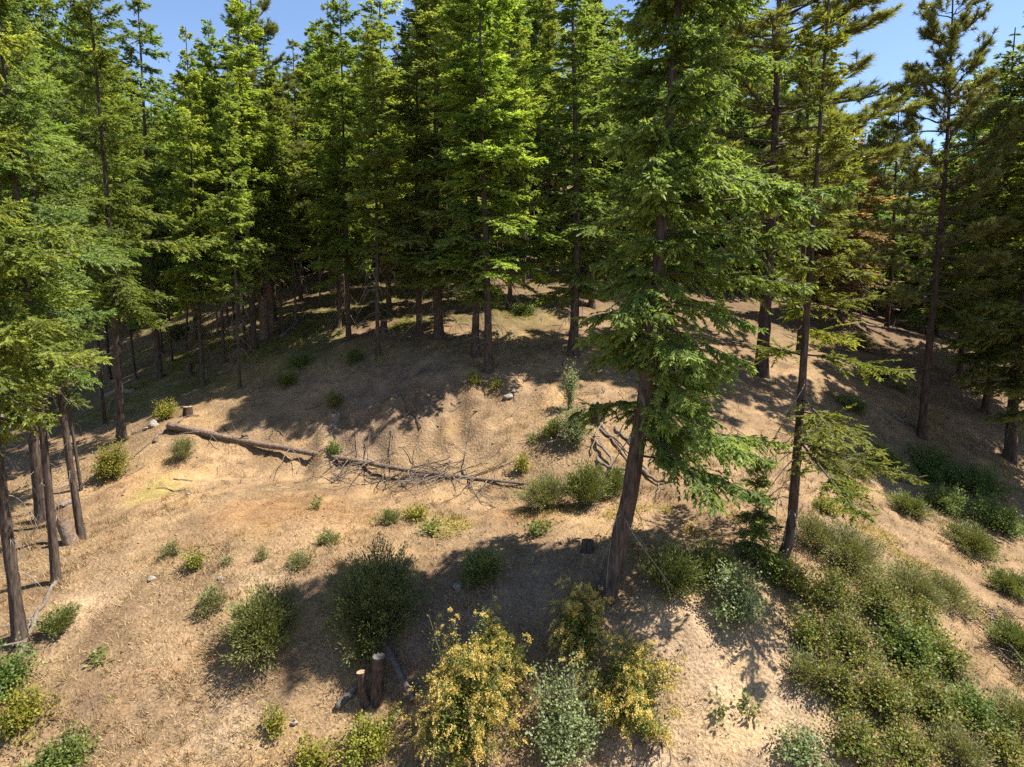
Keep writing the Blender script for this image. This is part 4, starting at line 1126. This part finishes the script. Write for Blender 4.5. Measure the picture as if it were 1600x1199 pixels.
def timber(px0, py0, px1, py1, r, label, seed, z0=0.1, z1=0.1, cut=True):
    A, B = G(px0, py0), G(px1, py1); A = A + np.array((0, 0, z0)); B = B + np.array((0, 0, z1))
    o = empty('cut_timber', A); n = 10
    P = (B - A) * np.linspace(0, 1, n)[:, None]
    a = Acc(); add_tube(a, P, np.full(n, r) * np.linspace(1, .9, n), 9, True, None, .05, seed)
    part('timber_body', a.mesh('timber_body', M['grey'], False), o)
    d = nrm(B - A)
    for q, s_ in ((P[0], -1), (P[-1], 1)):
        a = Acc(); add_tube(a, [q, q + d * s_ * .012], [r * .88, r * .8], 9, True)
        part('sawn_end', a.mesh('sawn_end', M['cut']), o)
    tag(o, label, 'log')
timber(527, 1112, 560, 1078, .06, 'short grey log lying at the left of the stump pair', 1, .07, .07)
timber(606, 1050, 644, 1100, .062, 'long grey log leaning away right from the taller stump', 2, .42, .07)

# stones
def stone(px, py, r, label, seed, group=None):
    rg = np.random.default_rng(seed); p = G(px, py)
    import bmesh
    bm = bmesh.new(); bmesh.ops.create_icosphere(bm, subdivisions=2, radius=1.0)
    off = rg.normal(0, .6, (5, 3))
    for v in bm.verts:
        d = np.array(v.co); k = 1 + .14 * sum(math.sin(float(d @ o_) * 3 + i) for i, o_ in enumerate(off))
        v.co = Vector(d * k) * r; v.co.z *= .65
    me = bpy.data.meshes.new('stone'); bm.to_mesh(me); bm.free(); me.materials.append(M['rock'])
    o = link('stone', me); o.location = (p[0], p[1], p[2] + r * .25); o.rotation_euler = (rg.normal(0, .2), rg.normal(0, .2), rg.random() * 6)
    tag(o, label, 'stone', group)
for i, (x, y, r, lab) in enumerate([
    (795, 622, .13, 'larger pale stone on the sunny top of the bank'), (802, 612, .09, 'smaller pale stone touching the larger one on the bank top'),
    (295, 773, .06, 'small white stone on the dry bench left of centre'), (237, 905, .07, 'pale stone on the left slope'),
    (460, 1132, .05, 'tiny white stone right of the small upright green plant'), (520, 668, .1, 'grey stone on the shaded bank'),
    (240, 665, .16, 'rock by the yellow bush at the log butt'), (228, 672, .1, 'small rock left of the rock at the log butt'),
    (620, 1017, .05, 'small pale stone above the leaning grey log'), (716, 920, .1, 'pale stone in the tree shadow'),
    (345, 905, .05, 'small stone on the left slope near the grey tuft'), (726, 598, .09, 'stone in the shade of the brow fir'),
    (1295, 760, .12, 'pale stone right of the curved-foot fir trunk')]):
    stone(x, y, r, lab, 900 + i)

# ------------------------------------------------------------------ loose cover: clods, litter, dry grass
def scatter(n, seed, y0=8.3, y1=30, pw=1.6):
    rg = np.random.default_rng(seed)
    u = rg.random(n); y = y0 * (1 - u) ** (1 / pw) ** 0 if False else y0 + (y1 - y0) * u ** pw
    x = (rg.random(n) * 2 - 1) * (.80 * y + 1.0)
    return x, y, rg
# clods
x, y, rg = scatter(5000, 61, y1=24)
n = len(x); z = height(x, y)
sz = np.clip(rg.lognormal(-4.05, .5, n), .008, .06)
oc = np.array([(1, 0, 0), (0, 1, 0), (-1, 0, 0), (0, -1, 0), (.2, -.1, .55), (0, 0, -.5)], float)
of = np.array([(0, 1, 4), (1, 2, 4), (2, 3, 4), (3, 0, 4), (1, 0, 5), (2, 1, 5), (3, 2, 5), (0, 3, 5)])
th = rg.random(n) * 6.283; ct, st = np.cos(th)[:, None], np.sin(th)[:, None]
V = oc[None] * rg.uniform(.4, 1.5, (n, 6, 1)) * sz[:, None, None]
V = np.stack([V[..., 0] * ct - V[..., 1] * st, V[..., 0] * st + V[..., 1] * ct, V[..., 2]], -1)
V = V + np.c_[x, y, z + sz * .08][:, None]
cc = ground_colour(x, y) * rg.uniform(.55, 1.15, (n, 1))
T = (np.arange(n)[:, None, None] * 6 + of[None]).reshape(-1, 3)
tag(link('gravel', build_mesh('gravel', V.reshape(-1, 3), T, M['soilbits'], np.repeat(cc, 6, axis=0))), 'loose clods and small stones strewn over the dry slope', 'gravel', kind='stuff')
# litter: needles, bark chips, dead leaves and twigs
x, y, rg = scatter(20000, 62, y1=32)
n = len(x); z = height(x, y)
e = .08
zx_ = (height(x + e, y) - z) / e; zy_ = (height(x, y + e) - z) / e
th = rg.random(n) * 6.283
D = np.c_[np.cos(th), np.sin(th), zx_ * np.cos(th) + zy_ * np.sin(th) + rg.normal(0, .18, n)]
D = nrm(D)
up = np.c_[-zx_, -zy_, np.ones(n)] + rg.normal(0, .35, (n, 3))
longb = rg.random(n) < .62
L = np.where(longb, rg.uniform(.05, .2, n), rg.uniform(.02, .05, n)); W = np.where(longb, rg.uniform(.0025, .005, n), rg.uniform(.005, .013, n))
V, T = leaves(np.c_[x, y, z + .012 + rg.random(n) * .02], D, L, W, up, .2, .5)
pal = np.array([(.29, .195, .105), (.18, .11, .06), (.30, .215, .13), (.10, .07, .05), (.27, .155, .07), (.16, .11, .075)])
cc = pal[rg.integers(0, 6, n)] * rg.uniform(.7, 1.25, (n, 1))
tag(link('leaf_litter', build_mesh('leaf_litter', V, T, M['grass'], np.repeat(cc, 4, axis=0))), 'dry leaves, bark chips and twigs littering the hillside', 'litter', kind='stuff')
# loose sticks on the bank and under the trees
rg = np.random.default_rng(64); n = 620
y = rg.uniform(17.5, 36, n); x = rg.uniform(-.75, .62, n) * y
ln = rg.uniform(.15, .8, n) * rg.uniform(.5, 1.2, n); th = rg.random(n) * 6.283
ss = np.linspace(-.5, .5, 4)[None]
X = x[:, None] + np.cos(th)[:, None] * ss * ln[:, None] + rg.normal(0, .02, (n, 4)); Y = y[:, None] + np.sin(th)[:, None] * ss * ln[:, None] + rg.normal(0, .02, (n, 4))
Z = height(X.ravel(), Y.ravel()).reshape(n, 4) + .02 + rg.random((n, 1)) * .05
v, q = tubes(np.stack([X, Y, Z], -1), rg.uniform(.006, .02, (n, 1)) * np.linspace(1, .6, 4)[None], 4)
tag(link('debris', build_mesh('debris', v, q, M['dead'], None, True)), 'scattered dead sticks on the bank and forest floor', 'debris', kind='stuff')
# dry grass tufts
x, y, rg = scatter(11000, 63, y1=24)
keep = (vnoise(x * .8, y * .8, 71) + .35 * vnoise(x * 2.3, y * 2.3, 72)) > .52
bankk = (x > 1.5) & (x < 5) & (y < 11.0)
keep &= ~bankk | (rg.random(len(x)) < .12)
x, y = x[keep], y[keep]; nt_ = len(x)
bl = 11; ti = np.repeat(np.arange(nt_), bl); m = len(ti)
hx = x[ti] + rg.normal(0, .035, m); hy = y[ti] + rg.normal(0, .035, m); hz = height(hx, hy)
th = rg.random(m) * 6.283; ln = rg.uniform(.35, .85, m)
D = nrm(np.c_[np.cos(th) * ln - .15, np.sin(th) * ln - .2, rg.uniform(.35, 1, m)])
L = rg.uniform(.05, .17, m) * np.repeat(rg.uniform(.6, 1.4, nt_), bl)
S = nrm(np.cross(D, rg.normal(0, 1, (m, 3)))) * .0042
B = np.c_[hx, hy, hz - .01]
V = np.stack([B - S, B + S, B + D * L[:, None]], 1).reshape(-1, 3)
gcol = ground_colour(x, y)
rust = np.clip((gcol[:, 0] / np.maximum(gcol[:, 2], .01) - 2.75) / 1.0, 0, 1)[:, None]
tc_ = np.array((.40, .285, .15)) * (1 - rust) + np.array((.36, .19, .07)) * rust
cc = np.repeat(tc_ * rg.uniform(.65, 1.3, (nt_, 1)), bl, axis=0) * rg.uniform(.8, 1.2, (m, 1))
# taller dead grass clumps
xb, yb_, rg = scatter(3600, 67, y1=20)
kp = (vnoise(xb * .6, yb_ * .6, 75) > .5) & ~((xb > 1.5) & (xb < 5) & (yb_ < 11.2)); xb, yb_ = xb[kp], yb_[kp]; nb_ = len(xb)
b2 = 16; t2 = np.repeat(np.arange(nb_), b2); m2_ = len(t2)
X2 = xb[t2] + rg.normal(0, .05, m2_); Y2 = yb_[t2] + rg.normal(0, .05, m2_)
th2 = rg.random(m2_) * 6.283; l2 = rg.uniform(.2, .6, m2_)
D2 = nrm(np.c_[np.cos(th2) * l2 - .1, np.sin(th2) * l2 - .15, rg.uniform(.5, 1, m2_)])
S2 = nrm(np.cross(D2, rg.normal(0, 1, (m2_, 3)))) * .006
B2 = np.c_[X2, Y2, height(X2, Y2) - .01]; L2 = rg.uniform(.08, .24, m2_)
V = np.concatenate([V, np.stack([B2 - S2, B2 + S2, B2 + D2 * L2[:, None]], 1).reshape(-1, 3)])
pc = np.array([(.33, .235, .12), (.26, .18, .095), (.27, .21, .09), (.3, .17, .075)])[rg.integers(0, 4, nb_)] * rg.uniform(.7, 1.2, (nb_, 1))
cc = np.concatenate([cc, np.repeat(pc, b2, axis=0) * rg.uniform(.8, 1.2, (m2_, 1))]); m = m + m2_
tag(link('grass', build_mesh('grass', V, np.arange(m * 3).reshape(-1, 3), M['grass'], np.repeat(cc, 3, axis=0))), 'sparse dry straw-coloured grass over the open slope', 'grass', kind='stuff')
# green ground cover: small forbs on the bench and under the trees
def cover(spots, n, seed, cols, ll=.05, lw=.014, name='ground_cover', label=''):
    rg = np.random.default_rng(seed); xs = []; ys = []
    for px, py, r, w in spots:
        c = G(px, py); k = int(n * w); rr = r * np.sqrt(rg.random(k)); th = rg.random(k) * 6.283
        xs.append(c[0] + rr * np.cos(th)); ys.append(c[1] + rr * np.sin(th))
    x = np.concatenate(xs); y = np.concatenate(ys); k = vnoise(x * 1.6, y * 1.6, seed) > .45
    x, y = x[k], y[k]; bl = 7; ti = np.repeat(np.arange(len(x)), bl); m = len(ti)
    X = x[ti] + rg.normal(0, .05, m); Y = y[ti] + rg.normal(0, .05, m); Z = height(X, Y) + rg.random(m) * .06
    th = rg.random(m) * 6.283
    D = nrm(np.c_[np.cos(th), np.sin(th), rg.uniform(.1, 1.2, m)])
    V, T = leaves(np.c_[X, Y, Z], D, ll * rg.uniform(.6, 1.4, m), lw * rg.uniform(.6, 1.3, m), np.array((0, 0, 1.0)) + rg.normal(0, .4, (m, 3)), .2, .5)
    f = rg.random(len(x))[ti][:, None]
    cc = (np.array(cols[0]) * (1 - f) + np.array(cols[1]) * f) * rg.uniform(.8, 1.2, (m, 1))
    tag(link(name, build_mesh(name, V, T, M['leaf'], np.repeat(cc, 4, axis=0))), label, 'ground cover', kind='stuff')
cover([(290, 560, 2.2, 1), (230, 610, 2.0, 1), (340, 545, 1.5, .6), (480, 505, 1.6, .7), (430, 540, 1.3, .5), (640, 505, .8, .3), (560, 560, 1.0, .3), (820, 485, 1.6, .5), (640, 460, 1.4, .5)],
      1100, 81, ((.14, .155, .03), (.27, .26, .055)), label='mossy green undergrowth beneath the firs')
cover([(1020, 800, 1.2, .9), (1100, 810, .9, .6), (860, 800, .8, .25), (700, 820, .6, .3), (1000, 860, .7, .3), (1290, 720, 1.2, .5), (1330, 660, 1.6, .6), (1400, 620, 1.6, .5), (1450, 690, 1.0, .3),
       (1500, 700, 1.5, .5), (1420, 880, .7, .5), (1540, 960, .7, .5), (1560, 1040, .5, .4), (1500, 900, .6, .3), (600, 800, 1.0, .2), (1360, 830, .7, .4)],
      420, 82, ((.17, .15, .03), (.30, .24, .05)), .045, .014, label='yellowing low forbs on the bench and right slope')

# ------------------------------------------------------------------ glimpse of a cabin at the left edge
def box(acc, lo, hi):
    lo = np.array(lo, float); hi = np.array(hi, float)
    V = np.array([[(lo, hi)[i][0], (lo, hi)[j][1], (lo, hi)[k][2]] for i in (0, 1) for j in (0, 1) for k in (0, 1)])
    acc.add(V, np.array([(0, 1, 3, 2), (4, 6, 7, 5), (0, 4, 5, 1), (2, 3, 7, 6), (0, 2, 6, 4), (1, 5, 7, 3)]))
def plain(name, col, rough=.7, metal=0):
    m = bark_material(name, tuple(c * .75 for c in col), col, (4, 4, 4), .15, rough)
    return m
M['roof'] = plain('grey_roofing', (.16, .18, .22), .5); M['wallw'] = plain('weathered_siding', (.30, .26, .22)); M['yel'] = plain('faded_yellow_paint', (.62, .50, .22), .6)
M['blue'] = plain('blue_tarp', (.08, .13, .5), .4); M['slat'] = plain('grey_slats', (.36, .31, .26))
c = at(-15, 640, 29.5); c[2] = h1(c[0], c[1])
o = empty('cabin', c, .25)
a = Acc(); box(a, (-2.4, -1.5, -1), (1.0, 1.6, 1.5)); part('wall', a.mesh('wall', M['wallw']), o)
for sgn in (-1, 1):
    a = Acc(); V = np.array([(-2.7, 0.05, 2.4), (1.3, 0.05, 2.4), (1.3, sgn * 1.95 + .05, 1.35), (-2.7, sgn * 1.95 + .05, 1.35)])
    V = np.vstack([V, V + np.array((0, 0, .08))])
    a.add(V, np.array([(0, 1, 2, 3), (7, 6, 5, 4), (0, 4, 5, 1), (1, 5, 6, 2), (2, 6, 7, 3), (3, 7, 4, 0)])); part('roof', a.mesh('roof', M['roof']), o)
a = Acc(); V = np.array([(.99, -1.5, 1.5), (.99, 1.6, 1.5), (.99, .05, 2.38)]); V = np.vstack([V, V - np.array((.1, 0, 0))])
a.add(V, np.array([(0, 1, 2), (5, 4, 3)])); part('gable', a.mesh('gable', M['wallw']), o)
tag(o, 'small weathered cabin with grey roof glimpsed through the left firs', 'cabin')
c = at(36, 690, 27); c[2] = h1(c[0], c[1]); zt = at(36, 642, 27)[2] - c[2]
o = empty('slatted_railing', c, -.2)
for k in range(5):
    a = Acc(); box(a, (.08 + k * .1, -.02, zt - .62), (.155 + k * .1, .02, zt - .02)); part('slat', a.mesh('slat', M['slat']), o)
for z_ in (zt - .64, zt - .02):
    a = Acc(); box(a, (.03, -.035, z_), (.6, .035, z_ + .05)); part('rail', a.mesh('rail', M['slat']), o)
for x_ in (-.02, .6):
    a = Acc(); box(a, (x_, -.03, -.3), (x_ + .06, .03, zt + .05)); part('post', a.mesh('post', M['slat']), o)
tag(o, 'short slatted wooden railing showing between left-edge trunks', 'railing')
yb = at(33, 668, 26.9); o = empty('yellow_panel', (yb[0], yb[1] - .1, yb[2] - .3), .5)
a = Acc(); n = 20; th = np.linspace(0, 2 * np.pi, n, endpoint=False)
ring = np.c_[.17 * np.cos(th), np.zeros(n), .31 + .31 * np.sin(th)]
V = np.vstack([ring, ring * .92 + np.array((0, .05, .025))])
i = np.arange(n); i2 = (i + 1) % n
a.add(V, np.c_[i, i2, n + i2, n + i]); off = a.n
a.T.append(np.array([(0, k, k + 1) for k in range(1, n - 1)])); a.T.append(np.array([(n, n + k + 1, n + k) for k in range(1, n - 1)]))
part('panel', a.mesh('panel', M['yel']), o)
tag(o, 'faded yellow rounded panel leaning at the slatted railing', 'panel')
bt = at(2, 692, 26.5); bt[2] = h1(bt[0], bt[1])
zz = at(2, 690, 26.5)[2]
rg = np.random.default_rng(3); u, v = np.meshgrid(np.linspace(-1, 1, 14), np.linspace(-1, 1, 14))
V = np.c_[(u * .45).ravel(), (v * .5).ravel(), (np.maximum(zz - bt[2], .3) * (1 - np.maximum(np.abs(u), np.abs(v)) ** 4)).ravel() + rg.normal(0, .025, 196)]
b_ = (np.arange(13)[:, None] * 14 + np.arange(13)[None]).ravel()
o = link('blue_tarp', build_mesh('blue_tarp', V, np.c_[b_, b_ + 1, b_ + 15, b_ + 14], M['blue'], None, True)); o.location = bt
tag(o, 'small bright blue tarp-covered bundle at the left edge', 'tarp')
